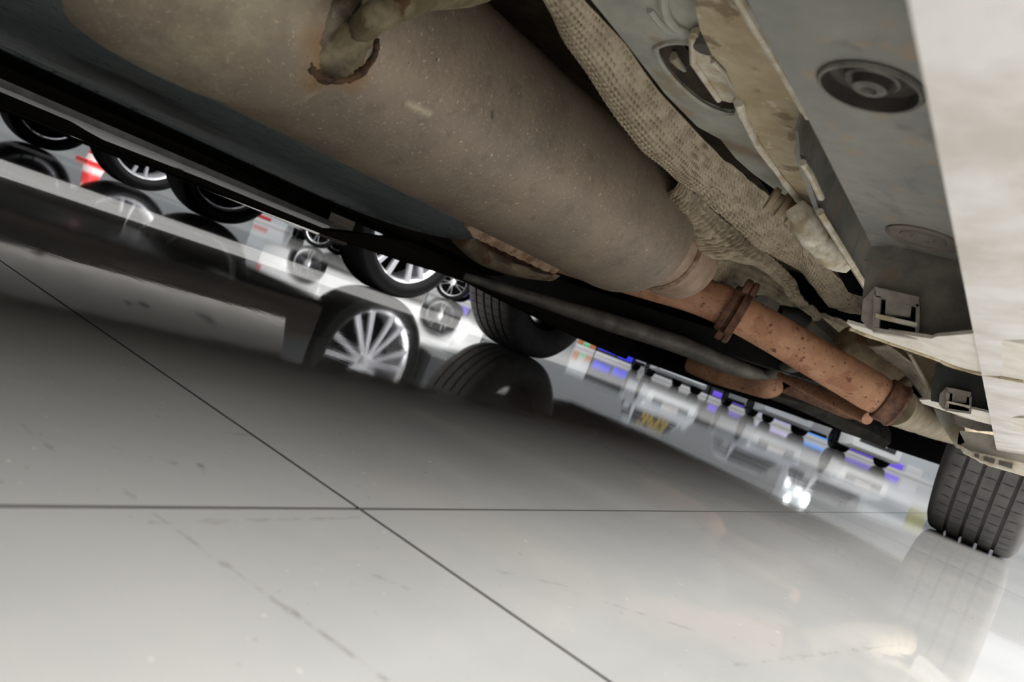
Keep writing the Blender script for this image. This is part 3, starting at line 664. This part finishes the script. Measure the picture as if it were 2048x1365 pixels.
yb_ = [-.75, .40, .48, .505, .53, .70, .98, 1.05, 1.2, 1.33, 1.45, 1.6, 1.8, 2.06, 2.4]
for y in yb_:
    zb = float(np.interp(y, [.7, 1.0, 1.2, 1.33, 1.45, 1.6, 2.06, 2.4], [.127, .132, .142, .151, .155, .147, .131, .127])); zt_ = float(np.interp(y, [.4, .48, .505, .53, .70, .98, 1.05, 1.2], [.1456, .1456, .1415, .1388, .1425, .1435, .16, .19]))
    rings.append([Vector((x, y, z)) for x, z in ((-1.188, zb + .004), (-1.192, zb), (-1.212, zb), (-1.216, zb + .004), (-1.216, zt_), (-1.188, zt_))])
ring_faces(bm, rings); part('side_beam', bm, M['skirt'], 'low black brown beam along the far side')
for yy in (-.4, .25):
    bm = BM(); box(bm, (-1.202, yy, .175), (.022, .03, .07)); part('beam_bracket', bm, M['skirt'])
# front crossmember, added black to keep the area dark, and bumper apron
bm = BM(); extrude_profile(bm, [(-1.55, .215), (-1.5, .20), (-.35, .235), (-.3, .25), (-.3, .28), (-1.55, .26)], 1.80, 1.86); part('front_crossmember', bm, M['pan_dark'], 'added black front crossmember keeping the area dark')
bm = BM(); rings = []
for x, z0, y0 in ((-1.76, .16, 2.98), (-1.70, .146, 3.08), (-1.5, .148, 3.18), (-1.2, .155, 3.25), (-.9, .165, 3.27), (-.5, .178, 3.25), (-.2, .19, 3.18), (.0, .20, 3.05)):
    rings.append([Vector((x, y0, z0)), Vector((x, y0 - .05, z0 + .004)), Vector((x, y0 - .55, z0 + .09)), Vector((x, y0 - .5, z0 + .3)), Vector((x, y0 + .03, z0 + .3)), Vector((x, y0 + .02, z0 + .01))])
ring_faces(bm, rings); part('bumper_apron', bm, M['void'], 'black front bumper apron')

# ---- embossed heat shields
pl1 = [(1072, -40), (1130, 90), (1200, 190), (1270, 290), (1333, 344), (1375, 378), (1457, 446), (1519, 500), (1592, 539), (1621, 568), (1660, 615), (1716, 630)]
pr1 = [(1130, -40), (1215, 50), (1290, 146), (1345, 212), (1400, 272), (1432, 305), (1490, 352), (1550, 402), (1604, 456), (1650, 528), (1695, 570), (1728, 600)]
hs1L = [P(*p, x=-.375) for p in pl1]; hs1R = [P(*p, x=-.325) for p in pr1]
hs1L = [hs1L[0] + (hs1L[0] - hs1L[2]) * 1.3] + hs1L; hs1R = [hs1R[0] + (hs1R[0] - hs1R[2]) * 1.3] + hs1R
bm = BM(); embossed(bm, hs1L, hs1R, pitch=.0115, amp=.0019, wrinkle=.0015, bulge=.010, per=6)
hsh = part('heat_shield', bm, M['shield'], 'tan embossed heat shield strip', 180)
pl2 = [(1338, 372), (1351, 424), (1385, 472), (1411, 512), (1490, 524), (1539, 550), (1568, 580), (1612, 634), (1655, 685), (1705, 708), (1768, 728)]
pr2 = [(1360, 360), (1400, 396), (1448, 440), (1502, 480), (1542, 514), (1591, 562), (1607, 600), (1648, 629), (1692, 643), (1730, 676), (1774, 724)]
bm = BM(); embossed(bm, [P(*p, x=-.43) for p in pl2], [P(*p, x=-.405) for p in pr2], pitch=.0135, amp=.0024, wrinkle=.0022, bulge=.010, ridge=.0034)
part('heat_shield_fold', bm, M['shield'], 'wrinkled lower fold of the heat shield', 180)
pl3 = [(1408, 548), (1450, 576), (1490, 592), (1540, 596), (1600, 640)]; pr3 = [(1412, 505), (1478, 518), (1528, 538), (1562, 566), (1612, 628)]
bm = BM(); embossed(bm, [P(*p, x=-.47) for p in pl3], [P(*p, x=-.45) for p in pr3], pitch=.0135, amp=.0024, bulge=.004); part('heat_shield_liner', bm, M['shield_dark'], 'dull ribbed inner heat shield', 180)
# the strip of shield deep in the tunnel, seen between silencer and shield
pl4 = [(1160, 130), (1230, 230), (1300, 320), (1340, 372)]; pr4 = [(1190, 130), (1270, 240), (1330, 325), (1362, 372)]
bm = BM(); embossed(bm, [P(*p, x=-.47) for p in pl4], [P(*p, x=-.44) for p in pr4], pitch=.0105, amp=.0012); part('tunnel_shield', bm, M['shield_dark'], None, 180)

# ---- frame rail: bottom face with an oval hole
def ell(u, v, a, b, rot, n, **k):
    c = P(u, v, **k); out = []
    for i in range(n):
        t = 2 * PI * i / n; x = a * math.cos(t); y = b * math.sin(t)
        out.append(c + Vector((x * math.cos(rot) - y * math.sin(rot), x * math.sin(rot) + y * math.cos(rot), 0)))
    return out
ro = poly([(1150, -40), (1250, 84), (1330, 188), (1395, 254), (1441, 279), (1472, 318), (1506, 348), (1548, 378), (1592, 404), (1628, 420), (1660, 400), (1612, 300), (1560, 180), (1460, -60)], z=.315)
hole = poly([(1312, 95), (1335, 84), (1376, 84), (1400, 100), (1420, 140), (1445, 180), (1474, 205), (1472, 228), (1440, 224), (1400, 205), (1360, 172), (1330, 138), (1314, 112)], z=.315)
ro = [Vector((ro[0].x - .01, -.3, .315))] + ro + [Vector((ro[-1].x, -.3, .315))]
bm = BM(); plate_holes(bm, ro, [hole], (0, 0, .003)); rail = part('frame_rail', bm, M['rail'], 'grey green frame rail with an oval hole', 30)
bm = BM()
hp_ = smooth_path(hole + [hole[0]], 2); tube(bm, hp_, .0022, 6, cap=False); part('hole_rim', bm, M['rail'], parent=rail)
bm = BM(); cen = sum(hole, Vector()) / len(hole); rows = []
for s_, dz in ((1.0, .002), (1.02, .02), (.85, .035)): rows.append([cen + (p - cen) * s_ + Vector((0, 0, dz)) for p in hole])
ring_faces(bm, rows, cap=False); bm.faces.new([v for v in bm.verts][-len(hole):]); part('hole_well', bm, mat('hole_shade_brown', lin(84, 72, 60), lin(58, 50, 42), 50, .8), parent=rail)  # well coloured dark to paint the hole's shade
for (a, b, rr, mm_) in (((1322, 120), (1440, 215), .0045, 'rail_brown'), ((1345, 112), (1455, 205), .0035, 'rail')):
    bm = BM(); tube(bm, smooth_path([P(*a, z=.325), P((a[0] + b[0]) / 2 - 12, (a[1] + b[1]) / 2 + 10, z=.328), P(*b, z=.325)], 5), rr, 10); part('inner_bar', bm, M[mm_], parent=rail)
bm = BM(); ud = (P(1470, 205, z=.306) - P(1385, 80, z=.306))
prism(bm, poly([(1378, 70), (1392, 66), (1408, 98), (1425, 122), (1452, 145), (1472, 190), (1462, 206), (1438, 200), (1410, 165), (1385, 128)], z=.309), (0, 0, .004))
tube(bm, poly([(1384, 72), (1386, 125), (1438, 200)], z=.308), .0022, 8); tube(bm, poly([(1425, 122), (1450, 146), (1475, 192)], z=.308), .0018, 8)
part('hole_strap', bm, M['lip'], 'chipped pale strap across the hole', parent=rail)
bm = BM(); lathe(bm, [(-.004, .001), (-.003, .007), (.001, .009), (.004, .0095)], P(1412, 90, z=.309), (0, 0, 1), 16); part('rail_plug', bm, M['plug'], parent=rail)
bm = BM(); tube(bm, smooth_path(poly([(1325, -10), (1332, 30), (1352, 55), (1382, 70)], z=.313), 4), .003, 8); tube(bm, smooth_path(poly([(1300, 20), (1330, 55), (1372, 72)], z=.314), 4), .0022, 8); part('rail_bead', bm, M['rail'], parent=rail)
bm = BM(); box(bm, (-.262, .60, .3395), (.075, .36, .003)); part('gap_shade_sheet', bm, M['void'])  # black sheet added to stand in for the shade in the gap
# brown flange of the rail
fo_ = poly([(1380, -40), (1462, -40), (1480, 0), (1550, 118), (1618, 236), (1604, 300), (1646, 398), (1650, 430), (1606, 410), (1545, 325), (1500, 262), (1482, 232), (1476, 200), (1452, 140), (1424, 110), (1400, 60)], z=.300)
fo_ = [fo_[0], Vector((fo_[0].x, -.3, .300)), Vector((fo_[1].x, -.3, .300))] + fo_[1:]
bm = BM(); prism(bm, fo_, (0, 0, .014)); flg = part('rail_flange', bm, M['rail_brown'], 'stained brown rail flange', 30)
for nm, pts, r in (('flange_edge', [(1462, -40), (1480, 0), (1550, 118), (1617, 232)], .0028), ('flange_edge', [(1605, 325), (1622, 352), (1643, 396)], .0024), ('flange_edge', [(1640, 424), (1690, 505), (1738, 583)], .0028)):
    bm = BM(); tube(bm, smooth_path(poly(pts, x=-.170), 4), r, 8, rough=.1); part(nm, bm, M['lip'], 'chipped pale edge', parent=flg)
bm = BM(); lp = smooth_path(poly([(1478, 205), (1490, 240), (1512, 285), (1540, 325), (1575, 372), (1604, 404), (1628, 416)], z=.2985), 5); tube(bm, lp, [.0035, .0025, .003, .0022, .0034, .0026], 8, rough=.3); part('flange_edge', bm, M['lip'], 'rough chipped lower edge', parent=flg)
tone_patch(M['rail'], P(1450, 285, z=.315), P(1530, 320, z=.315), .006, .03, lin(120, 100, 78), .8)
# dark notch in the flange edge
bm = BM(); prism(bm, poly([(1606, 222), (1626, 236), (1614, 312), (1600, 306), (1596, 262)], x=-.171), (-.002, 0, 0)); part('flange_notch', bm, M['wallgrey'], parent=flg)
# side wall up to the plate
bm = BM(); prism(bm, poly([(1612, 225), (1630, 238), (1768, 492), (1764, 560), (1744, 588), (1640, 425), (1600, 310)], x=-.174), (-.004, 0, 0)); part('rail_side', bm, M['plate'], 'grey rail side wall', 30)
# white sealant bead, ribbed plug, black slab standing in for the open channel's shade
bm = BM(); tube(bm, smooth_path([P(1588, 412, d=.63), P(1612, 446, d=.63), P(1632, 474, d=.64), P(1655, 500, d=.65), P(1690, 528, d=.67)], 5), [.0085, .0112, .0125, .0120, .0125, .0122, .0085], 18, rough=.16); part('sealant_bead', bm, M['sealant'], 'thick white sealant bead', 60)
g0 = P(1572, 414, d=.66); gd = (P(1605, 440, d=.66) - P(1545, 392, d=.66)).normalized(); gd = (gd + Vector((0, -.1, .15))).normalized()
bm = BM(); lathe(bm, [(-.016, .008), (-.016, .011), (-.011, .011), (-.010, .008), (-.006, .008), (-.005, .012), (0, .012), (.001, .009), (.005, .009), (.006, .013), (.011, .013), (.012, .008)], g0, gd, 20); part('ribbed_plug', bm, M['cast'], 'brown ribbed rubber plug')
bm = BM(); prism(bm, poly([(1690, 520), (1700, 518), (1740, 580), (1726, 594), (1716, 590), (1694, 548)], x=-.19), (-.01, 0, 0)); part('channel_shade', bm, M['void'])
bm = BM(); tube(bm, poly([(1697, 518), (1736, 582)], x=-.187), .0032, 8); part('channel_lip', bm, M['lip'])
bm = BM(); prism(bm, poly([(1727, 524), (1733, 522), (1744, 552), (1740, 560)], d=.56), (0, .003, .003)); part('rail_tab', bm, M['lip'])

# ---- near sill: grey plate with rubber plugs, end wall with clip
zp = .262
def circ(c, r, n=40): return [c + Vector((r * math.cos(2 * PI * k / n), r * math.sin(2 * PI * k / n), 0)) for k in range(n)]
c1_, c2_ = P(1741, 172, z=zp), P(1846, 476, z=zp)
bm = BM(); plate_holes(bm, [Vector((-.142, -.5, zp)), Vector((-.030, -.5, zp)), Vector((-.030, .56, zp)), Vector((-.139, .585, zp)), Vector((-.1385, .36, zp))], [circ(c1_, .0208), circ(c2_, .0215)], (0, 0, .003)); plate = part('sill_plate', bm, M['plate'], 'grey underbody plate with two rubber plugs', 30)
def plug(u, v, r, deep=True):
    c = P(u, v, z=zp); bm = BM()
    if deep: pf = [(-.0008, r * 1.06), (-.0024, r * 1.02), (-.0022, r * .95), (.0040, r * .90), (.0050, r * .74), (.0042, r * .62), (.0018, r * .54), (.0010, r * .50), (.0030, r * .44), (.0030, r * .40), (-.0016, r * .34), (-.0024, r * .26), (-.0024, r * .17), (-.0008, r * .13), (-.0008, .0003)]
    else: pf = [(-.0012, r * 1.05), (-.002, r), (-.0004, r * .93), (-.0002, r * .66), (-.0016, r * .62), (-.0016, r * .56), (-.0002, r * .5), (-.0002, r * .36), (-.0016, r * .30), (-.0016, r * .2), (-.0006, r * .16), (-.0006, .0003)]
    lathe(bm, pf, c, (0, 0, 1), 40, cap=False); return bm
pg = part('plug', plug(1741, 172, .0212), mat('plug_dish_shade', lin(48, 44, 40), lin(66, 60, 54), 60, .7, 0, .2, 200), 'dished rubber plug with shade painted into its recess', parent=plate, smooth=30)
pg.data.materials.append(mat('grey_plug_centre', lin(120, 116, 108), lin(88, 84, 80), 90, .6, 0, .2, 200))
for f_ in pg.data.polygons:
    r_ = (Vector((f_.center.x, f_.center.y)) - Vector((c1_.x, c1_.y))).length / .0212
    f_.material_index = 1 if (.13 < r_ < .36 or .45 < r_ < .56 or r_ > .97) else 0  # darker faces paint the recess shade by radius
part('plug', plug(1846, 476, .0222, False), mat('grey_rubber_plug', lin(122, 114, 104), lin(104, 98, 92), 60, .7, 0, .2, 200), 'grey ringed plug', parent=plate, smooth=30)
yw = .572
bm = BM(); prism(bm, poly([(1738, 492), (1770, 492), (1905, 488), (1915, 488), (1945, 668), (1868, 678), (1735, 640), (1724, 600)], y=yw), (0, .004, 0)); wal = part('bay_end_wall', bm, M['wallgrey'], 'dirty end wall of the sill bay', 30)
def Y(pix, y): return poly(pix, y=y)
def clip_set(parent, y, tr, m, dep=.010):
    """moulded clip frame; tr maps the first clip's pixels onto this one"""
    pcs = [('clip_frame', [[(1750, 574), (1838, 594), (1838, 614), (1752, 594)], [(1748, 590), (1762, 594), (1757, 655), (1745, 655)], [(1832, 608), (1840, 610), (1838, 672), (1830, 670)], [(1745, 655), (1838, 670), (1838, 678), (1745, 664)]], 0, 'clip'),
           ('clip_tab', [[(1772, 594), (1824, 606), (1820, 634), (1770, 628)]], .002, 'clip'),
           ('clip_bar', [[(1751, 627), (1834, 646), (1834, 654), (1751, 634)]], -.002, 'lip'),
           ('clip_back', [[(1752, 590), (1838, 608), (1838, 674), (1748, 660)]], dep * .95, 'void')]
    for nm, qs, off, mk in pcs:
        bm = BM()
        for q in qs: prism(bm, Y([tr(*p) for p in q], y - dep + off), (0, dep * .55 if nm != 'clip_back' else .003, 0))
        part(nm, bm, M[mk] if mk != 'clip' else m, parent=parent, smooth=30)
    bm = BM(); prism(bm, Y([tr(*p) for p in [(1722, 640), (1726, 600), (1750, 574), (1748, 662), (1734, 656)]], y - dep * .6), (0, dep * .5, 0)); part('clip_cheek', bm, m, parent=parent, smooth=30)
clip_set(wal, yw, lambda u, v: (u, v), M['clip'])
# white sill face on the right
bm = BM(); pr = [(-.046, .200), (-.030, .2025), (.05, .224), (.11, .245), (.112, .46), (.07, .46), (-.030, .262), (-.046, .262)]
extrude_profile(bm, pr, -.5, 1.72, ny=30); sill = part('near_sill', bm, M['white'], 'dusty white near side sill', 25)
# cross ribs of the sill
for pts, z_ in (([(1693, 646), (1735, 658), (1862, 678), (1872, 674), (1946, 668), (2050, 690), (2050, 762), (1925, 738), (1862, 714), (1760, 680), (1712, 662)], .202),
                ([(1838, 800), (1866, 800), (2010, 834), (2050, 838), (2050, 868), (1950, 842), (1845, 808)], .203)):
    bm = BM(); prism(bm, poly(pts, z=z_), (0, 0, .0025)); part('sill_rib', bm, M['white_rib'], 'white sill cross rib', parent=sill, smooth=30)
bm = BM(); tube(bm, smooth_path(poly([(1700, 657), (1760, 680), (1862, 715), (1925, 739), (2050, 764)], z=.2015), 4), .0016, 6, rough=.5); part('rib_edge', bm, M['rail_brown'], parent=sill)
# second bay
yb = .93
bm = BM(); prism(bm, Y([(1872, 726), (1900, 722), (2010, 760), (2006, 834), (1862, 802), (1862, 790)], yb), (0, .004, 0)); w2 = part('second_bay_wall', bm, M['blackplate'], 'black wall of the second sill bay', 30)
clip_set(w2, yb, lambda u, v: (1893 + (u - 1750) * .56, 775 + (v - 575) * .52), M['clip'], .008)
bm = BM(); prism(bm, poly([(1815, 700), (1872, 722), (1866, 785), (1858, 782), (1822, 712)], d=.93), (0, .02, .02)); part('bay_gusset', bm, M['rail_brown'], 'light brown gusset')
bm = BM(); tube(bm, poly([(1820, 708), (1862, 782)], d=.925), .0025, 8); part('gusset_edge', bm, M['lip'])
# third bay and the front end of the sill
y3 = 1.36
bm = BM(); prism(bm, poly([(1868, 818), (1890, 822), (1925, 868), (1930, 902), (1912, 896), (1878, 842)], d=1.25), (0, .01, .01)); part('sill_gusset', bm, M['rail'], 'grey gusset at the sill front')
bm = BM(); prism(bm, Y([(1906, 832), (1990, 850), (1988, 864), (1955, 862), (1912, 850)], y3), (0, .004, 0)); part('third_bay_wall', bm, M['wallgrey'])
bm = BM(); prism(bm, Y([(1918, 862), (1960, 866), (2060, 884), (2060, 950), (1960, 925), (1914, 892), (1930, 886)], 1.42), (0, .02, 0)); fr = part('sill_front_cap', bm, M['white_rib'], 'beige white front cap of the sill', 30)
bm = BM(); prism(bm, Y([(1914, 888), (1940, 902), (2060, 930), (2060, 955), (1975, 930), (1925, 905)], 1.40), (0, .03, 0)); part('cap_lip', bm, M['lip'], parent=fr, smooth=30)
for q in ([(1968, 914), (1990, 919), (1988, 928), (1968, 922)], [(1998, 921), (2026, 928), (2024, 938), (1998, 930)], [(1950, 908), (1958, 910), (1958, 918), (1949, 914)]):
    bm = BM(); prism(bm, Y(q, 1.397), (0, .004, 0)); part('cap_slot', bm, M['plug'], parent=fr, smooth=30)

# ---- panels between the shield and the rusty pipe
bm = BM(); prism(bm, poly([(1560, 575), (1620, 640), (1690, 700), (1700, 716), (1640, 690), (1590, 650), (1500, 600)], d=1.5), (0, .02, .02)); part('grey_floor_panel', bm, M['plate'], 'smooth grey floor panel', 30)
bm = BM(); tube(bm, smooth_path([P(1560, 625, d=1.4), P(1590, 632, d=1.4), P(1615, 648, d=1.4)], 4), .014, 12, rough=.3); part('dark_grommet', bm, M['pan_dark'], None, 60)
bm = BM(); lathe(bm, [(-.09, .02), (-.08, .045), (-.03, .055), (.03, .05), (.06, .035), (.07, .01)], P(1752, 735, d=1.42), (P(1830, 770, d=1.42) - P(1690, 700, d=1.42)), 24); part('heat_bulge', bm, M['cast'], 'brown rounded heat shield bulge', 60)
bm = BM(); tube(bm, smooth_path([P(1772, 778, d=1.28), P(1800, 768, d=1.3), P(1822, 752, d=1.34)], 4), .006, 10); part('hanger_strap', bm, M['hanger'], 'tan hanger strap', 60)
bm = BM(); tube(bm, [P(1800, 772, d=1.27), P(1796, 800, d=1.25)], .005, 8); part('hanger_link', bm, M['brace'])
pl5 = [(1735, 690), (1790, 735), (1850, 800), (1862, 812)]; pr5 = [(1775, 690), (1820, 720), (1866, 770), (1872, 800)]
bm = BM(); embossed(bm, [P(*p, d=1.2) for p in pl5], [P(*p, d=1.15) for p in pr5], pitch=.012, amp=.0008, wrinkle=.003); part('crumpled_shield', bm, mat('crumpled_grey_shield', lin(170, 160, 144), lin(140, 130, 116), 40, .65, .1, .3, 220), 'crumpled grey shield', 180)

# ---- the car's two front wheels (and the rear ones out of the frame)
def host_wheel(x, y, out, label, dark):
    key = 'host_tyre'
    t = link('wheel', wheel_mesh(key, lambda: tyre_bm(.33, .215, .215)), M['tyre'] if not dark else M['tyre_black'], None, label, 35)
    t.parent = car; t.matrix_parent_inverse = Matrix.Identity(4); t.location = (x - CX, y - CY, 0)
    r = link('rim', wheel_mesh('host_rim_%d' % out, lambda: rim_bm(.33, .215, .2, 10, .2, .03, out=out)), M['alloy_dark'], t, None, 40)
    d = link('disc_or_shade_back', wheel_mesh('host_disc_%d' % out, lambda: disc_bm(.33, .2, out)), M['disc'], t, None, 40)
host_wheel(-.060, 2.42, 1, 'grey treaded front tyre at the right edge of the frame', False)
host_wheel(-1.665, 2.42, -1, 'black far side front tyre', True)
host_wheel(-.060, -.62, 1, None, False); host_wheel(-1.665, -.62, -1, None, False)

# ================================================================== CARS AND THINGS IN THE HALL
make_car('parked_car', 'dark grey car parked alongside, its bright many-spoked front wheel showing beneath the sill', (-3.47, 2.62 - 1.35, 0), 0, lin(58, 60, 62), 'multi', M['alloy'], 'cars parked side by side', wb=2.7, Wd=1.86, R=.35, zs=.2, skirt=(-.06, .10))
make_car('parked_car', 'dark car parked in second row with bright double-spoked wheel, red cone in front', (-5.95, 2.55 - 1.35, 0), 0, lin(60, 62, 66), 'double', M['alloy'], 'cars parked side by side', wb=2.7, Wd=1.84, R=.34)
make_car('parked_car', 'third parked car at the left edge with only a bright wheel rim showing', (-8.6, 2.2 - 1.35, 0), 0, lin(180, 180, 186), 'double', M['alloy'], 'cars parked side by side', wb=2.7, Wd=1.84, R=.34)
def cone(loc, label, s=1.0):
    t = thing('traffic_cone', label, 'cone', loc)
    bm = BM(); box(bm, (0, 0, .015 * s), (.30 * s, .30 * s, .03 * s), bev=.006); obj('base', bm, M['cone_red'], t)
    R_ = lambda z: (.115 - .085 * z / .5) * s
    for nm, a, b, m_ in (('cone_body', .03, .10, 'cone_white'), ('stripe', .10, .24, 'cone_red'), ('stripe', .24, .34, 'cone_white'), ('stripe', .34, .50, 'cone_red')):
        bm = BM(); lathe(bm, [(a * s, R_(a)), (b * s, R_(b))], (0, 0, 0), (0, 0, 1), 24); obj(nm, bm, M[m_], t)
# ---- far end of the hall: display counters on white plinths, cars parked in front of them
VD = Vector((-.572, .820, 0)).normalized(); RT = Vector((VD.y, -VD.x, 0)); FZ = math.atan2(RT.y, RT.x)
def ground(u, d):
    p = P(u, 0.394 * u + 233 + 1506 * CAMH / d, d=d); p.z = 0; return p
def counter(u0, u1, label, cols, panel=None, lit=None, top=.95, d=27.0, group='display counters along the far end of the hall'):
    a, b = ground(u0, d), ground(u1, d); w = (b - a).length; c = (a + b) / 2
    t = thing('display_counter', label, 'counter', c, FZ, group)
    bm = BM(); box(bm, (0, 0, .065), (w, .7, .13), bev=.01); obj('plinth', bm, M['plinth'], t)
    bm = BM(); box(bm, (0, .05, .13 + (top - .13) / 2), (w, .6, top - .13), bev=.01); obj('cabinet', bm, panel or M['blackplate'], t)
    n = len(cols)
    for k, (cm, z0, z1) in enumerate(cols):
        bm = BM(); box(bm, (-w / 2 + w * (k + .5) / n, -.27, (z0 + z1) / 2), (w / n * .86, .06, z1 - z0), bev=.012); obj('front_panel', bm, M[cm], t)
    if lit:
        for (fx_, z, r) in lit:
            bm = BM(); bmesh.ops.create_uvsphere(bm, u_segments=12, v_segments=8, radius=r, matrix=Matrix.Translation((fx_ * w, -.3, z))); obj('display_lamp', bm, M['lamp_on'], t)
    return t
M['plinth'] = mat('white_plinth', lin(238, 236, 234), rough=.4)
M['violet'] = mat('violet_panel', lin(112, 84, 214), rough=.3, emit=(lin(110, 80, 220), .3))
M['blue'] = mat('blue_panel', lin(52, 56, 220), rough=.3, emit=(lin(50, 55, 220), .3))
M['sky'] = mat('light_blue_panel', lin(70, 150, 235), rough=.3, emit=(lin(60, 140, 235), .5))
M['lilac'] = mat('lilac_panel', lin(205, 190, 240), rough=.3, emit=(lin(200, 185, 240), .5))
M['orange'] = mat('orange_goods', lin(214, 132, 70), rough=.5)
M['green'] = mat('green_goods', lin(96, 226, 140), rough=.4)
M['palegrey'] = mat('pale_panel', lin(220, 224, 226), rough=.35)
M['pale_yellow'] = mat('pale_yellow_board', lin(214, 208, 160), rough=.5)
M['lamp_on'] = mat('display_lamp_glow', (1, 1, 1, 1), emit=((.92, .97, 1, 1), 4))
counter(515, 575, 'white plinth counter with red goods low on its front, far left of the hall', [('cone_red', .16, .26), ('palegrey', .4, .9)], M['palegrey'])
counter(588, 655, 'pale counter with yellow board behind the dark car with bright hubs', [('yellow', .45, .8), ('palegrey', .45, .8)], M['palegrey'])
counter(860, 945, 'violet fronted counter behind the white car at mid hall', [('palegrey', .2, .8), ('violet', .15, .4)])
counter(1150, 1186, 'counter stacked with orange and green goods', [('orange', .14, .45), ('green', .14, .24), ('orange', .14, .34)], M['palegrey'])
counter(1188, 1266, 'bright blue fronted counter left of the parked cars', [('blue', .22, .45), ('blue', .18, .42)])
counter(1290, 1408, 'dark fronted counter behind the first car of the far row', [('blackplate', .16, .5), ('palegrey', .55, .9)])
counter(1412, 1484, 'violet fronted counter between the first two cars of the far row', [('violet', .17, .36)])
counter(1506, 1590, 'lilac screen counter behind the second car of the far row', [('lilac', .2, .36)], M['palegrey'])
counter(1600, 1654, 'light blue screen counter with bright lamps', [('sky', .18, .42)], M['palegrey'], [(-.42, 1.25, .10), (-.1, 1.35, .13), (.25, 1.3, .10), (.42, 1.65, .15), (-.35, 1.7, .11), (.05, 1.9, .10), (.40, 2.1, .14), (-.2, 2.3, .10), (.36, 2.6, .12)], top=2.9)
counter(1680, 1748, 'violet slatted counter under the white front bumper', [('violet', .16, .36)])
counter(1758, 1870, 'white counter with small violet panel and pale yellow board, next to the near tyre', [('violet', .14, .34), ('plinth', .05, .42), ('pale_yellow', .9, 1.7)], M['palegrey'], top=1.8)
FR = FZ + PI   # facing the camera
def far_car(u, d, label, col, **k):
    g = ground(u, d); g = g + VD * 1.25
    return make_car('parked_car', label, g, FR, col, group='cars parked across the far end of the hall', R=.33, L_=4.0, wb=2.5, Wd=1.62, **k)
c1 = far_car(1342, 20.8, 'leftmost silver car of the far row, yellow lettering on its windscreen', lin(196, 200, 204), style='dark', rim_m=M['alloy_dark'])
bm = BM()
for r_ in range(3):
    for q in range(7):
        if (r_ * 7 + q) % 5 == 3: continue
        box(bm, (-.34 + .115 * q, 1.03 - .18 * r_, 1.07 + .125 * r_), (.085, .012, .075))
obj('price_lettering', bm, M['yellow'], c1, 'yellow price lettering', kind='stuff')
far_car(1545, 20.8, 'silver car in the far row, middle of three facing the camera', lin(170, 174, 178), style='dark', rim_m=M['alloy_dark'])
far_car(1712, 20.8, 'white car in the far row, rightmost of three facing the camera', lin(236, 236, 234), style='dark', rim_m=M['alloy_dark'])
g = ground(893, 14.2)
make_car('parked_car', 'white car with bright silver wheel standing side-on, left of the far front tyre', g + RT * -1.35 + VD * .9, FZ - PI / 2, lin(205, 206, 205), 'double', M['chrome'], 'cars scattered in the far hall')
g = ground(590, 18.6)
make_car('parked_car', 'dark car far away with two bright hubs, left of the big spoked wheel', g + VD * 1.2 + RT * .5, FR + .35, lin(40, 42, 46), 'dark', M['chrome'], 'cars scattered in the far hall')
cone(tuple(ground(190, 8.4)), 'red and white traffic cone standing between the parked cars at left')
